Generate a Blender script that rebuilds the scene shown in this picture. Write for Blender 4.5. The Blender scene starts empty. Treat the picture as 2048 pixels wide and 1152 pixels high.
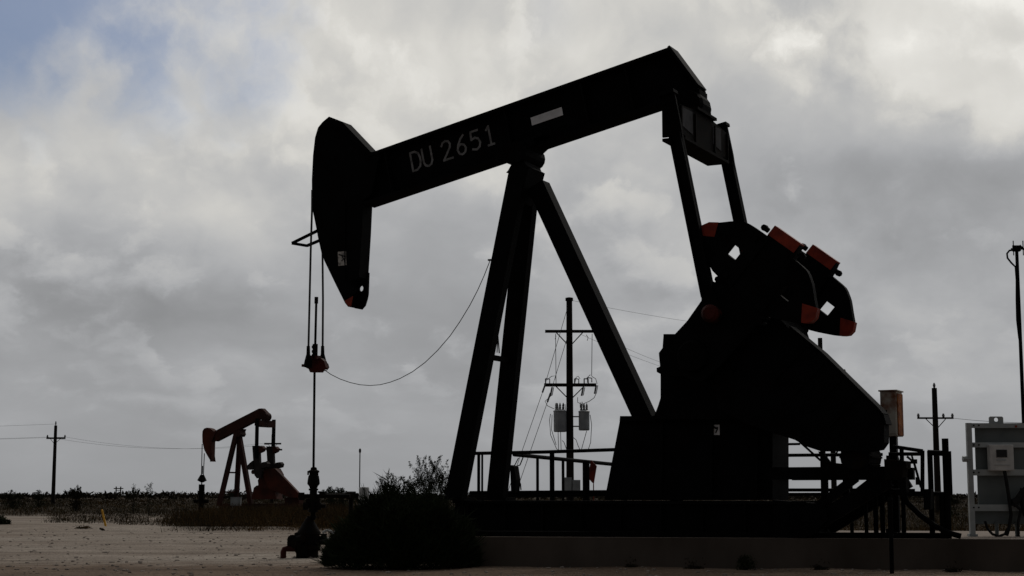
import bpy, bmesh, math, random
from mathutils import Vector, Matrix, noise
from mathutils.geometry import tessellate_polygon
R = random.Random(7)
SC = bpy.context.scene
COL = SC.collection
rad = math.radians

# ------------------------------------------------------------------ camera model
F = 3200.0; YH = 990.0; H = 1.2            # focal length in photo pixels, horizon row, eye height
PITCH = math.atan((YH-576)/F); SP, CP = math.sin(PITCH), math.cos(PITCH)
def ray(x, y):
    u = (x-1024)/F; v = (576-y)/F
    return Vector((u, CP-v*SP, SP+v*CP))
def W(x, y, d):                              # world point seen at (x,y) of the photo, d metres away
    r = ray(x, y); return Vector((0, 0, H)) + r*(d/r.y)
def G(x, y, z=0.0):                          # ground point seen at (x,y)
    r = ray(x, y); return Vector((0, 0, H)) + r*((z-H)/r.z)

class Frame:                                 # upright local frame: X along the machine, Y away from the viewer
    def __init__(s, o, th):
        s.o = Vector((o[0], o[1])); s.th = th
        s.ex = Vector((math.cos(th), -math.sin(th))); s.ey = Vector((math.sin(th), math.cos(th)))
    def at(s, x, y, yl):
        r = ray(x, y); r2 = Vector((r.x, r.y)); d = -s.o
        t = (yl-d.dot(s.ey))/r2.dot(s.ey); p = d+r2*t
        return p.dot(s.ex), H+r.z*t
    def p3(s, x, y, yl):
        a = s.at(x, y, yl); return Vector((a[0], yl, a[1]))
    def world(s, X, Y, Z):
        p = s.o+s.ex*X+s.ey*Y; return Vector((p.x, p.y, Z))

# ------------------------------------------------------------------ mesh builder
class MB:
    def __init__(s): s.v = []; s.f = []; s.m = []; s.mi = 0; s.sm = []; s.smooth = False
    def add(s, vs, fs):
        b = len(s.v); s.v += [tuple(v) for v in vs]
        for f in fs: s.f.append([b+i for i in f]); s.m.append(s.mi); s.sm.append(s.smooth)
    def box(s, c, size, rot=None):
        c = Vector(c); hx, hy, hz = (k/2 for k in size)
        vs = [Vector((x, y, z)) for x in (-hx, hx) for y in (-hy, hy) for z in (-hz, hz)]
        if rot is not None: vs = [rot @ v for v in vs]
        s.add([c+v for v in vs], [(0,1,3,2),(4,6,7,5),(0,4,5,1),(2,3,7,6),(0,2,6,4),(1,5,7,3)])
    def bar(s, a, b, w, h, up=Vector((0,1,0))):   # rectangular bar from a to b; h along `up`
        a = Vector(a); b = Vector(b); d = (b-a).normalized()
        sd = d.cross(up).normalized(); u2 = sd.cross(d).normalized()
        vs = [p+sd*(i*w/2)+u2*(j*h/2) for p in (a, b) for i, j in ((-1,-1),(1,-1),(1,1),(-1,1))]
        s.add(vs, [(0,1,2,3),(7,6,5,4),(0,4,5,1),(1,5,6,2),(2,6,7,3),(3,7,4,0)])
    def tube(s, pts, r, n=8, cap=True):
        pts = [Vector(p) for p in pts]; rs = r if isinstance(r, (list, tuple)) else [r]*len(pts)
        vs = []; prev = None
        for i, p in enumerate(pts):
            d = (pts[min(i+1, len(pts)-1)]-pts[max(i-1, 0)]).normalized()
            if prev is None:
                a = Vector((0,0,1)) if abs(d.z) < .9 else Vector((1,0,0)); sd = d.cross(a).normalized()
            else: sd = (prev-d*prev.dot(d)).normalized()
            prev = sd; u = d.cross(sd)
            for k in range(n):
                t = 2*math.pi*k/n; vs.append(p+(sd*math.cos(t)+u*math.sin(t))*rs[i])
        fs = [(i*n+k, i*n+(k+1)%n, (i+1)*n+(k+1)%n, (i+1)*n+k) for i in range(len(pts)-1) for k in range(n)]
        if cap: fs += [tuple(range(n-1, -1, -1)), tuple((len(pts)-1)*n+k for k in range(n))]
        o = s.smooth; s.smooth = n >= 8; s.add(vs, fs); s.smooth = o
    def slab(s, near, far, holes=()):            # two matching outlines joined into a solid
        n = len(near); nearv = [Vector(p) for p in near]; farv = [Vector(p) for p in far]
        if not holes:
            s.add(nearv+farv, [tuple(range(n)), tuple(range(2*n-1, n-1, -1))]+[(i, n+i, n+(i+1)%n, (i+1)%n) for i in range(n)])
        else:
            A = [nearv]+[[Vector(p) for p in h[0]] for h in holes]; B = [farv]+[[Vector(p) for p in h[1]] for h in holes]
            tri = tessellate_polygon([[Vector((p.x, p.z, 0)) for p in l] for l in A])
            fa = [p for l in A for p in l]; fb = [p for l in B for p in l]; N = len(fa)
            fs = [tuple(t) for t in tri]+[tuple(N+i for i in reversed(t)) for t in tri]
            k = 0
            for l in A:
                m = len(l); fs += [(k+i, N+k+i, N+k+(i+1)%m, k+(i+1)%m) for i in range(m)]; k += m
            s.add(fa+fb, fs)
    def lathe(s, c, prof, n=14, axis='z'):
        c = Vector(c); vs = []
        for r, h in prof:
            for k in range(n):
                t = 2*math.pi*k/n
                v = Vector((r*math.cos(t), r*math.sin(t), h))
                if axis == 'y': v = Vector((v.x, h, v.y))
                if axis == 'x': v = Vector((h, v.x, v.y))
                vs.append(c+v)
        L = len(prof)
        fs = [(i*n+k, i*n+(k+1)%n, (i+1)*n+(k+1)%n, (i+1)*n+k) for i in range(L-1) for k in range(n)]
        fs += [tuple(range(n)), tuple((L-1)*n+k for k in range(n-1, -1, -1))]
        o = s.smooth; s.smooth = False; s.add(vs, fs); s.smooth = o
    def ribbon(s, pts, w, nrm):                  # flat painted stroke
        pts = [Vector(p) for p in pts]; nrm = Vector(nrm)
        vs = []; n = len(pts)
        for i, p in enumerate(pts):
            d = (pts[min(i+1, n-1)]-pts[max(i-1, 0)]).normalized(); sd = d.cross(nrm).normalized()
            vs += [p-sd*w/2, p+sd*w/2]
        s.add(vs, [(2*i, 2*i+1, 2*i+3, 2*i+2) for i in range(n-1)])
    def build(s, name, mats, parent=None, off=(0,0,0), bevel=0):
        off = Vector(off); me = bpy.data.meshes.new(name)
        me.from_pydata([Vector(v)-off for v in s.v], [], s.f)
        if not isinstance(mats, (list, tuple)): mats = [mats]
        for m in mats: me.materials.append(m)
        me.polygons.foreach_set('material_index', s.m)
        me.polygons.foreach_set('use_smooth', s.sm)
        bm = bmesh.new(); bm.from_mesh(me); bmesh.ops.recalc_face_normals(bm, faces=bm.faces); bm.to_mesh(me); bm.free()
        if any(s.sm):
            try: me.set_sharp_from_angle(angle=rad(40))
            except Exception: pass
        me.update()
        o = bpy.data.objects.new(name, me); COL.objects.link(o)
        if parent is not None: o.parent = parent
        if bevel:
            b = o.modifiers.new('bevel', 'BEVEL'); b.width = bevel; b.segments = 1; b.limit_method = 'ANGLE'; b.angle_limit = rad(40)
        return o

def tag(o, label=None, cat=None, group=None, kind=None):
    for k, v in (('label', label), ('category', cat), ('group', group), ('kind', kind)):
        if v: o[k] = v
    return o
def empty(name, loc, rz=0, label=None, cat=None, group=None):
    o = bpy.data.objects.new(name, None); COL.objects.link(o); o.empty_display_size = .2
    o.location = loc; o.rotation_euler = (0, 0, rz); return tag(o, label, cat, group)
def solo(mb, name, mats, loc, label=None, cat=None, group=None, kind=None, bevel=0):   # a thing that is one mesh
    o = mb.build(name, mats, None, loc, bevel); o.location = loc; return tag(o, label, cat, group, kind)

# ------------------------------------------------------------------ materials
def mat(name, c1, c2=None, scale=3.0, rough=.7, spec=.2, bump=0, metal=0, lo=.4, hi=.65, detail=6, stretch=None):
    m = bpy.data.materials.new(name); m.use_nodes = True; nt = m.node_tree; N = nt.nodes; L = nt.links
    b = N['Principled BSDF']; b.inputs['Roughness'].default_value = rough; b.inputs['Metallic'].default_value = metal
    b.inputs['Specular IOR Level'].default_value = spec
    c2 = c2 or tuple(k*.6 for k in c1)
    tc = N.new('ShaderNodeTexCoord'); nz = N.new('ShaderNodeTexNoise'); nz.inputs['Scale'].default_value = scale; nz.inputs['Detail'].default_value = detail
    src = tc.outputs['Object']
    if stretch:
        mp = N.new('ShaderNodeMapping'); mp.inputs['Scale'].default_value = stretch; L.new(src, mp.inputs['Vector']); src = mp.outputs['Vector']
    L.new(src, nz.inputs['Vector'])
    cr = N.new('ShaderNodeValToRGB'); e = cr.color_ramp.elements
    e[0].position = lo; e[0].color = (*c1, 1); e[1].position = hi; e[1].color = (*c2, 1)
    L.new(nz.outputs['Fac'], cr.inputs['Fac']); L.new(cr.outputs['Color'], b.inputs['Base Color'])
    if bump:
        bp = N.new('ShaderNodeBump'); bp.inputs['Strength'].default_value = bump; bp.inputs['Distance'].default_value = .05
        L.new(nz.outputs['Fac'], bp.inputs['Height']); L.new(bp.outputs['Normal'], b.inputs['Normal'])
    return m
M = {}
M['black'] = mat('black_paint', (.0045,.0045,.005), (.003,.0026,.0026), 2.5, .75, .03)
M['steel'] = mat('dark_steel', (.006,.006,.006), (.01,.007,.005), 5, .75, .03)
M['redpaint'] = mat('red_paint', (.27,.03,.012), (.12,.014,.008), 6, .6, .2, lo=.35, hi=.75)
M['rustred'] = mat('weathered_red_paint', (.085,.020,.011), (.028,.011,.008), 1.3, .75, .15, lo=.35, hi=.7)
M['oldred'] = mat('faded_red_paint', (.055,.015,.010), (.020,.010,.008), .9, .8, .15, lo=.35, hi=.7)
M['weightgrey'] = mat('dark_grey_iron', (.035,.028,.028), (.02,.016,.016), 2, .8, .1)
M['pinred'] = mat('greasy_red_paint', (.065,.008,.005), (.02,.005,.004), 4, .7, .15, lo=.35, hi=.7)
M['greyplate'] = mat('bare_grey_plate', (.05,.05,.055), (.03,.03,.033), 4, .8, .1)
M['letter'] = mat('worn_white_lettering', (.22,.22,.225), (.07,.07,.07), 9, .8, .1, lo=.4, hi=.75)
M['white'] = mat('white_plate', (.75,.76,.78), (.6,.6,.62), 4, .6, .2)
M['sticker'] = mat('worn_sticker', (.5,.48,.45), (.2,.19,.18), 14, .8, .1)
M['ink'] = mat('black_ink', (.02,.02,.02), None, 10, .8, .1)
M['rope'] = mat('wire_rope', (.03,.03,.03), None, 30, .6, .3)
M['cable'] = mat('grey_cable', (.06,.06,.06), None, 20, .7, .2)
M['wood'] = mat('weathered_pole_wood', (.022,.018,.015), (.012,.010,.009), 3, .9, .05, stretch=(1,1,.15), bump=.3)
M['galv'] = mat('galvanised_grey', (.33,.34,.34), (.24,.25,.25), 3, .55, .3)
M['rackpaint'] = mat('grey_rack_paint', (.38,.40,.40), (.28,.30,.30), 3, .6, .25)
M['rackpanel'] = mat('dark_green_grey_panel', (.13,.145,.145), (.09,.105,.105), 2, .5, .25)
M['offwhite'] = mat('off_white_enclosure', (.55,.54,.52), (.42,.41,.40), 5, .55, .3)
M['screen'] = mat('dark_screen', (.01,.01,.012), None, 5, .25, .4)
M['boxgrey'] = mat('grey_box_rusting', (.44,.42,.37), (.16,.06,.03), 2.2, .75, .15, lo=.54, hi=.66)
M['boxrust'] = mat('orange_rust', (.33,.12,.04), (.12,.035,.018), 7, .85, .1, bump=.2)
M['concrete'] = mat('stained_concrete', (.090,.073,.061), (.052,.042,.034), 1.1, .95, .05, bump=.35, stretch=(1,1,.5), lo=.35, hi=.7)
M['padtop'] = mat('pad_gravel', (.27,.225,.19), (.20,.165,.14), 9, .95, .05, bump=.4)
M['yellow'] = mat('yellow_marker', (.62,.34,.03), (.5,.25,.03), 6, .6, .2)
M['redcloth'] = mat('dull_red_panel', (.16,.03,.02), (.09,.02,.015), 6, .8, .1)
M['leafdark'] = mat('dark_bush_leaf', (.022,.031,.013), (.013,.017,.008), 2.5, .9, .05)
M['leaf'] = mat('mesquite_leaf', (.026,.03,.015), (.016,.019,.010), 2, .9, .05)
M['twig'] = mat('twig', (.03,.024,.018), None, 6, .9, .05)
M['straw'] = mat('dry_straw', (.088,.048,.015), (.045,.026,.010), .35, .9, .05, lo=.4, hi=.6)
M['olive'] = mat('olive_brush', (.046,.034,.013), (.024,.018,.008), .3, .9, .05)
M['brush'] = mat('dark_brush', (.026,.021,.013), (.017,.014,.010), .3, .95, .03)
M['stone'] = mat('gravel_stone', (.30,.26,.225), (.17,.145,.125), 1.7, .95, .05, lo=.35, hi=.6)
M['insul'] = mat('insulator', (.16,.16,.17), None, 8, .4, .4)
M['xfmr'] = mat('transformer_grey', (.30,.31,.32), (.22,.23,.24), 3, .5, .3)

# ------------------------------------------------------------------ the big pumpjack
TH = rad(26.5)
g = G(617, 1115)
FR = Frame((g.x, g.y), TH)
X0, Z0 = 5.8, .51
OFF = Vector((X0, 0, Z0))
jack = empty('pumpjack', FR.world(X0, 0, Z0), -TH,
             'huge black pumpjack with red tipped counterweights standing on the concrete pad, beam lettered DU 2651', 'pumpjack')
def P(x, y, yl): return FR.p3(x, y, yl)
def trace(pts, y0, y1, fr=None):                 # outline points measured on the near face, or on the far face when flagged 1
    fr = fr or FR; a = []; b = []
    for p in pts:
        X, Z = fr.at(p[0], p[1], y1 if len(p) > 2 and p[2] else y0)
        a.append(Vector((X, y0, Z))); b.append(Vector((X, y1, Z)))
    return a, b
def rot2(p, c, a):
    d = p-c; return Vector((c.x+d.x*math.cos(a)-d.z*math.sin(a), p.y, c.z+d.x*math.sin(a)+d.z*math.cos(a)))

# horse head
mb = MB()
HY = .17
head = [(742,304),(684,243),(658,233),(645,244),(636,255),(630,275),(626,310),(623.6,360),(624,415),(626.9,428),(632.9,458),(637.5,482),
        (641,495),(648.4,521),(672,570),(690,606),(696,613.5),(717,613,1),(719,566,1),(736.5,558,1),(742,470,1),(745,405,1),(760,395,1),(760,305)]
mb.slab(*trace(head, -HY, HY))
# rear lug of the far side plate, with the lifting eye through it
lug = [(736.5,545),(735,588),(733,598),(729,611),(722,619),(709,616.5),(704,600),(704,545)]
a = [P(x, y, HY-.05) for x, y in lug]; b = [Vector((p.x, HY+.004, p.z)) for p in a]
hc = P(722, 577, HY-.05); hr = .052
hl = [Vector((hc.x+hr*math.cos(t), HY-.05, hc.z+hr*1.12*math.sin(t))) for t in [k*math.pi/7 for k in range(14)]]
mb.slab(a, b, [(hl, [Vector((p.x, HY+.004, p.z)) for p in hl])])
mb.mi = 1
mb.slab(*trace([(688.5,602),(706,592),(702,613),(696.2,613)], -HY-.006, -HY-.002)); mb.mi = 0
# stiffener ribs on the side plate
for q in (((662,250),(742,320)),((690,400),(690,560))):
    mb.bar(P(*q[0], -HY-.01), P(*q[1], -HY-.01), .02, .02)
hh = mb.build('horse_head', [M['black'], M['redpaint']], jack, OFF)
mb = MB()
q = [P(x, y, -HY-.007) for x, y in ((675.5,503.5),(692,502.5),(693,530),(676.5,532))]
mb.add(q, [(0,1,2,3)]); mb.mi = 1
mb.ribbon([P(x, y, -HY-.010) for x, y in ((677,509),(684,511),(689,513))], .025, (0,-1,0))
mb.ribbon([P(x, y, -HY-.010) for x, y in ((684,512),(687,518),(683,522))], .022, (0,-1,0))
mb.ribbon([P(x, y, -HY-.010) for x, y in ((688,517),(689,525))], .018, (0,-1,0))
tag(mb.build('warning_sticker', [M['sticker'], M['ink']], hh, OFF), 'worn white warning sticker on the horse head')
# bridle guard hoop in front of the head
mb = MB()
pts = [P(636, 461, -.17), P(584, 486.5, -.2), P(614, 491.5, .1), P(639, 481, .16)]
for i in range(3): mb.bar(pts[i], pts[i+1], .055, .035)
mb.build('cable_guard', M['black'], hh, OFF)

# walking beam (I section)
BY = .2
tl, tr, er = P(735, 307.5, -BY), P(1335, 95, -BY), P(1393, 173, -BY)
bl, br = P(742, 406, -BY), P(1322, 209.5, -BY)
ax = (tr-tl).normalized(); up = Vector((-ax.z, 0, ax.x))
bl = tl-up*.965+ax*.12; 
dep = .965
br_end = tl-up*dep+ax*((er-tl).dot(ax)+.02)
mb = MB()
def bx(l0, l1, u0, u1, y0, y1):                   # box in beam coordinates
    c = [tl+ax*l+up*u for l, u in ((l0[0],u0),(l1[0],u0),(l1[1],u1),(l0[1],u1))]
    mb.slab([Vector((p.x,y0,p.z)) for p in c], [Vector((p.x,y1,p.z)) for p in c])
Lt = (tr-tl).dot(ax); Lb = (er-tl).dot(ax); ub = (er-tl).dot(up)
fl = .055
def Lend(u): return Lt+(Lb-Lt)*(u/ub)
bx((0,0),(Lt, Lend(-fl)),0,-fl,-BY,BY)
bx((-.28,-.28),(Lend(-dep+fl),Lend(-dep)),-dep+fl,-dep,-BY,BY)
bx((-.15,-.15),(Lend(-fl),Lend(-dep+fl)),-fl,-dep+fl,-.03,.03)
for l in (.35, 3.0, 4.6, 5.5): bx((l,l),(l+.03,l+.03),-fl,-dep+fl,-BY+.02,BY-.02)
# sloping end plate, with a lip
e0, e1 = tl+ax*Lt, tl+ax*Lend(-dep)+up*(-dep)
e1 = er+(er-tr)*.0
n_ = Vector(((e0-e1).z, 0, -(e0-e1).x)).normalized()*-.05
c = [e0+up*.004, e1, e1-n_, e0+up*.004-n_]
mb.slab([Vector((p.x,-BY-.02,p.z)) for p in c],[Vector((p.x,BY+.02,p.z)) for p in c])
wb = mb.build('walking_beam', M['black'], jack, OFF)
# painted number DU 2651 : strokes in a unit box (width .62, height 1)
GL = {'D': [[(0,0),(0,1),(.28,1),(.5,.86),(.58,.6),(.58,.4),(.5,.14),(.28,0),(0,0)]],
      'U': [[(0,1),(0,.25),(.1,.06),(.28,0),(.46,.06),(.56,.25),(.56,1)]],
      '2': [[(0,.78),(.1,.94),(.28,1),(.46,.94),(.55,.78),(.5,.58),(0,0),(.6,0)]],
      '6': [[(.5,1),(.3,.84),(.1,.55),(.02,.3),(.1,.08),(.28,0),(.46,.08),(.55,.28),(.46,.47),(.28,.55),(.1,.46),(.02,.3)]],
      '5': [[(.52,1),(.08,1),(.04,.58),(.28,.64),(.48,.54),(.56,.32),(.48,.1),(.28,0),(.04,.07)]],
      '1': [[(.12,.82),(.3,1),(.3,0)],[(.1,0),(.5,0)]]}
yw = -.034
b0 = P(826.5, 342.5, yw); b1 = P(993, 285.5, yw); bd = (b1-b0).normalized(); bu = Vector((-bd.z,0,bd.x))
ht = (P(978, 250, yw)-P(987, 286, yw)).length*1.0
LP = (b1-b0).length
mb = MB()
def stroke(pts, w):
    for i in range(len(pts)-1):
        d = (pts[i+1]-pts[i]); 
        mb.ribbon([pts[i]-d.normalized()*w*.3, pts[i+1]+d.normalized()*w*.3], w, (0,-1,0))
for ch, px in (('D',826.5),('U',850),('2',889),('6',918),('5',946),('1',974)):
    o_ = b0+bd*(LP*(px-826.5)/(993-826.5))
    for st in GL[ch]:
        k_ = []
        for j, (sx, sy) in enumerate(st):
            p_ = o_+bd*(sx*ht*.93)+bu*(sy*ht); p_.y = yw-.0006*len(k_); k_.append(p_)
        stroke(k_, .042)
mb.build('painted_number', M['letter'], wb, OFF)
mb = MB()
a, b = trace([(1061,235.5),(1123,214),(1126,230),(1064,251)], -.046, -.034); mb.slab(a, b)
mb.build('white_plate', M['white'], wb, OFF)

# saddle / centre bearing under the beam
mb = MB()
a, b = trace([(993,318),(1003,318.5),(1013,325),(1022,328),(1028,327),(1077,327,1),(1080,324,1),(1081,318,1),(1079,315,1),(1096,299,1),(1094,290,1),(1112,282,1),(1112,277,1),(1000,300)], -.3, .3)
mb.slab(a, b)
for x, y in ((997,321),(1003,322),(1100,288),(1106,285)):
    p = P(x, y, .25); mb.tube([p+up*.08, p-up*.03], .035, 6); p = P(x, y, -.25); mb.tube([p+up*.08, p-up*.03], .035, 6)
c = P(1052, 312, 0); mb.lathe(c, [(.2,-.42),(.2,.42)], 16, 'y')
mb.build('centre_bearing', M['black'], jack, OFF)

# samson post : three legs
mb = MB()
a, b = trace([(1022,330),(1016,341),(1012,345),(1018,346),(1060,420,1),(1072,416,1),(1089,350,1),(1090,347,1),(1083,343,1),(1077,328,1)], -.34, .34); mb.slab(a, b)
mb.build('post_cap', M['black'], jack, OFF)
nt_, nb = P(1034, 350, -.30), P(910, 1003, -.82)
for s in (-1, 1):
    t_ = Vector((nt_.x, .23*s, nt_.z)); f_ = Vector((nb.x, .82*s, nb.z))
    d = (f_-t_).normalized(); f2 = t_+d*((Z0+.60-t_.z)/d.z)
    mb = MB(); mb.bar(t_, f2, .345, .2, Vector((0,1,0)))
    mb.box((f2.x, f2.y, Z0+.615), (.6,.42,.05))
    mb.build('leg', M['black'], jack, OFF)
    if s < 0: LEG0, LEG1 = t_, f2
r0, r1 = P(1077, 372, 0), P(1288, 830, 0); d = (r1-r0).normalized()
r2 = r0+d*((Z0+.62-r0.z)/d.z)
mb = MB(); mb.bar(r0, r2, .34, .3); mb.build('leg', M['black'], jack, OFF)
RLEG = (r0, r2)
# ladder rungs between the front legs
mb = MB()
for py in (712,):
    k = (P(985, py, -.5).z-LEG0.z)/(LEG1.z-LEG0.z); p = LEG0+(LEG1-LEG0)*k
    mb.bar((p.x,p.y,p.z),(p.x,-p.y,p.z),.09,.09,Vector((0,0,1)))
mb.build('cross_brace', M['black'], jack, OFF); mb = MB()
mb.tube([P(994.5,655,-.1),P(998.5,706,.2)],.012,5); mb.tube([P(996.5,650,-.1),P(994,705,.2)],.010,5)
mb.build('hanging_cable', M['black'], jack, OFF)

# equalizer, its bearing, pitmans
PW = 1.36
q0, q1 = P(1376, 400, -PW), P(1424, 628, -PW)
pd = (q0-q1).normalized()
PIN = q1
topn = q1+pd*((P(1339, 219, -PW).z-q1.z)/pd.z)      # pitman top
EQ = topn
mb = MB()
ez = (P(1364, 284, -1.05).z+P(1423, 317, 1.05).z)/2
ezt = P(1400, 233, -.6).z
ex0 = EQ.x
def ebox(y0, y1, zt0, zt1, zb0, zb1, w):
    vs = [Vector((ex0+i*w/2, y, z)) for y, zt, zb in ((y0,zt0,zb0),(y1,zt1,zb1)) for i in (-1,1) for z in (zb, zt)]
    mb.add(vs, [(0,1,3,2),(4,6,7,5),(0,4,5,1),(2,3,7,6),(0,2,6,4),(1,5,7,3)])
zt = EQ.z+.10
ebox(-1.25,-.35, zt, zt+.08, ez+.08, ez-.02, .30); ebox(.35,1.25, zt+.08, zt, ez-.02, ez+.08, .30)
ebox(-.35,.35, zt+.08, zt+.08, ez-.02, ez-.02, .30)
for y in (-.5,.5,-1.2,1.2): mb.box((ex0, y, (zt+ez)/2), (.36,.05,zt-ez-.02))
mb.box((ex0,0,ez-.02),(.42,2.3,.05)); mb.box((ex0,0,zt+.10),(.42,1.0,.05))
eq_ = mb.build('equalizer', [M['steel']], jack, OFF)
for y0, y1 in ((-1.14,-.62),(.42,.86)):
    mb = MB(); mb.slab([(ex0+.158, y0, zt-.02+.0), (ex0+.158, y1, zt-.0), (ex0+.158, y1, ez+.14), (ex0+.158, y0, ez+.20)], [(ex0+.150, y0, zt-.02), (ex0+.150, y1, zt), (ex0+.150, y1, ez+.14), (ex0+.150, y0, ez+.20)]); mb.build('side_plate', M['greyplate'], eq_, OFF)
mb = MB()
# bearing assembly between equalizer and beam end
bc = P(1398, 222, 0); bc.x = ex0
mb.lathe((ex0-.06,0,zt+.24), [(.0,-.3),(.24,-.3),(.27,-.2),(.27,.2),(.24,.3),(.0,.3)], 16, 'y')
mb.box((ex0-.04,0,zt+.12),(.46,.5,.10)); mb.box((ex0-.12,0,zt+.46),(.52,.40,.10))
for i in (-1,1):
    for j in (-1,1):
        mb.tube([(ex0+.2*i-.12, .15*j, zt+.36),(ex0+.2*i-.12,.15*j,zt+.54)],.03,6)
for k_ in range(3):
    p = P(1404, 186+k_*9, .2); mb.box(p, (.12,.08,.05)); 
mb.slab(*trace([(1378,180),(1406,181,1),(1409,188,1),(1404,206,1),(1398,212,1),(1372,205)], -.18, .2))
mb.build('equalizer_bearing', M['black'], jack, OFF)
for s in (-1, 1):
    mb = MB()
    a_ = Vector((EQ.x, PW*s, EQ.z+.16)); z_ = Vector((PIN.x, PW*s, PIN.z))
    d = (z_-a_).normalized(); sd = Vector((d.z,0,-d.x))
    w0, w1 = .13, .105
    # fabricated bar with a widened, bolted head
    L_ = (z_-a_).length
    def pr(l, w): c_ = a_+d*l; return c_+sd*w, c_-sd*w
    rows = [(-.16,w0),(.46,w0),(.56,w1+.02),(.8,w1),(L_-.35,w1),(L_-.15,w1+.04),(L_+.12,w1+.04)]
    lf = [pr(l,w)[0] for l, w in rows]; rt = [pr(l,w)[1] for l, w in rows]
    poly = lf+rt[::-1]
    mb.slab([Vector((p.x,p.y-.03,p.z)) for p in poly],[Vector((p.x,p.y+.03,p.z)) for p in poly])
    for k_ in (-1,1):
        p0 = a_+d*.6+sd*(k_*(w1-.015)); p1 = z_-d*.3+sd*(k_*(w1-.015)); mb.bar(p0, p1, .03, .17)
    for l in (.05,.2,.36):
        for k_ in (-1,1):
            p = a_+d*l+sd*(k_*.07); mb.tube([p-Vector((0,.07,0)),p+Vector((0,.07,0))],.025,6)
    mb.bar(a_+d*-.12-sd*.15, a_+d*-.12+sd*.15, .06, .22)
    pit = mb.build('pitman', M['black'], jack, OFF)
    mb = MB(); mb.lathe((z_.x, z_.y, z_.z), [(.0,-.17),(.1,-.17),(.15,-.12),(.15,.12),(.1,.17),(0,.17)], 16, 'y')
    mb.build('wrist_pin_bearing', M['pinred'], pit, OFF)

# cranks with two counterweights each.  outline measured in the photo along (a) and across (n) the near crank
CY0, CY1 = 1.07, 1.29
CO = P(1445, 640, -CY1)
av = (P(1445+62.5, 640-78, -CY1)-CO)/100.0; nv = (P(1445+78, 640+62.5, -CY1)-CO)/100.0
def ck(a_, n_, y): p = CO+av*a_+nv*n_; return Vector((p.x, y, p.z))
crank_poly = [(-135,-30),(-120,-46),(-70,-54),(30,-60),(62,-60),(78,-40),(190,-36),(212,-36),(214,26),(190,32),(78,40),(62,60),(30,60),(-70,54),(-120,46),(-135,30)]
tip_poly = [(190,-36.5),(213,-36.5),(215,26.5),(192,27)]
wt = [(187,28),(185,84),(170,108),(152,127),(135,146),(122,154),(110,153),(103,147),(89,127),(64,78),(62,28)]
slot = [(110,55),(134,55),(134,80),(110,80)]
for s in (-1, 1):
    ya, yb = (-CY1, -CY0) if s < 0 else (CY0-.14, CY1-.14)
    mb = MB()
    mb.slab([ck(*p, ya) for p in crank_poly],[ck(*p, yb) for p in crank_poly])
    mb.mi = 1; mb.slab([ck(*p, ya-.006) for p in tip_poly],[ck(*p, yb+.006) for p in tip_poly]); mb.mi = 0
    sh_ = ck(-95,0,0); mb.lathe((sh_.x,(ya+yb)/2,sh_.z), [(0,-.2),(.24,-.2),(.28,-.13),(.28,.13),(.24,.2),(0,.2)], 18, 'y')
    for n_, a_ in ((-44,196),(34,196)):   # jack bolts by the tip
        p = ck(a_, n_, ya+.1); q = ck(a_, n_*1.22, ya+.1); mb.tube([p, q], .045, 8); mb.lathe(q, [(0,-.05),(.055,-.05),(.055,.05),(0,.05)], 8, 'y')
    cr = mb.build('crank', [M['black'], M['redpaint']], jack, OFF)
    for k_ in (-1, 1):
        mb = MB()
        o_ = [(a_-(4 if k_ > 0 else 0), (n_-13*(n_ > 30) if k_ > 0 else -n_)) for a_, n_ in wt]
        sm_ = [o_[0]]                              # round the cast corners
        for i in range(1, len(o_)-1):
            p_, c0, q_ = o_[i-1], o_[i], o_[i+1]
            for f1 in (.3, .12): sm_.append((c0[0]+(p_[0]-c0[0])*f1, c0[1]+(p_[1]-c0[1])*f1)) if f1 == .3 else sm_.append((c0[0]*.88+(p_[0]+q_[0])*.06, c0[1]*.88+(p_[1]+q_[1])*.06))
            sm_.append((c0[0]+(q_[0]-c0[0])*.3, c0[1]+(q_[1]-c0[1])*.3))
        o_ = sm_+[o_[-1]]
        wa, wb_ = (ya-.03, ya+.13) if s < 0 else (yb-.13, yb+.03)
        hs = [([ck(a_, n_*k_, wa) for a_, n_ in slot],[ck(a_, n_*k_, wb_) for a_, n_ in slot])]
        mb.slab([ck(*p, wa) for p in o_],[ck(*p, wb_) for p in o_], hs)
        mb.mi = 1
        rp = [(135,132.5),(118,141.5),(106,140.5),(99,134),(93,126),(124,104)] if k_ > 0 else [(150,130),(139,145.5),(122,155),(110,154),(103,148),(122,118)]
        mb.slab([ck(a_, n_*k_, wa-.006) for a_, n_ in rp],[ck(a_, n_*k_, wb_+.006) for a_, n_ in rp]); mb.mi = 0
        for a_, n_ in ((75,50),(170,50)):
            p = ck(a_, n_*k_, wa-.05); mb.tube([p, p+Vector((0,.26,0))], .05, 8)
        mb.build('counterweight', [M['black'], M['redpaint']], cr, OFF)
    for a_, n_ in ((58,-60),(44,-62),(56,60),(42,62)):
        q = ck(a_, n_, (ya+yb)/2); mb = MB(); mb.lathe(q, [(0,-.12),(.05,-.12),(.05,.12),(0,.12)], 8, 'y'); mb.build('crank_bolt', M['black'], cr, OFF)
SHAFT = ck(-95, 0, 0)

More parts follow.
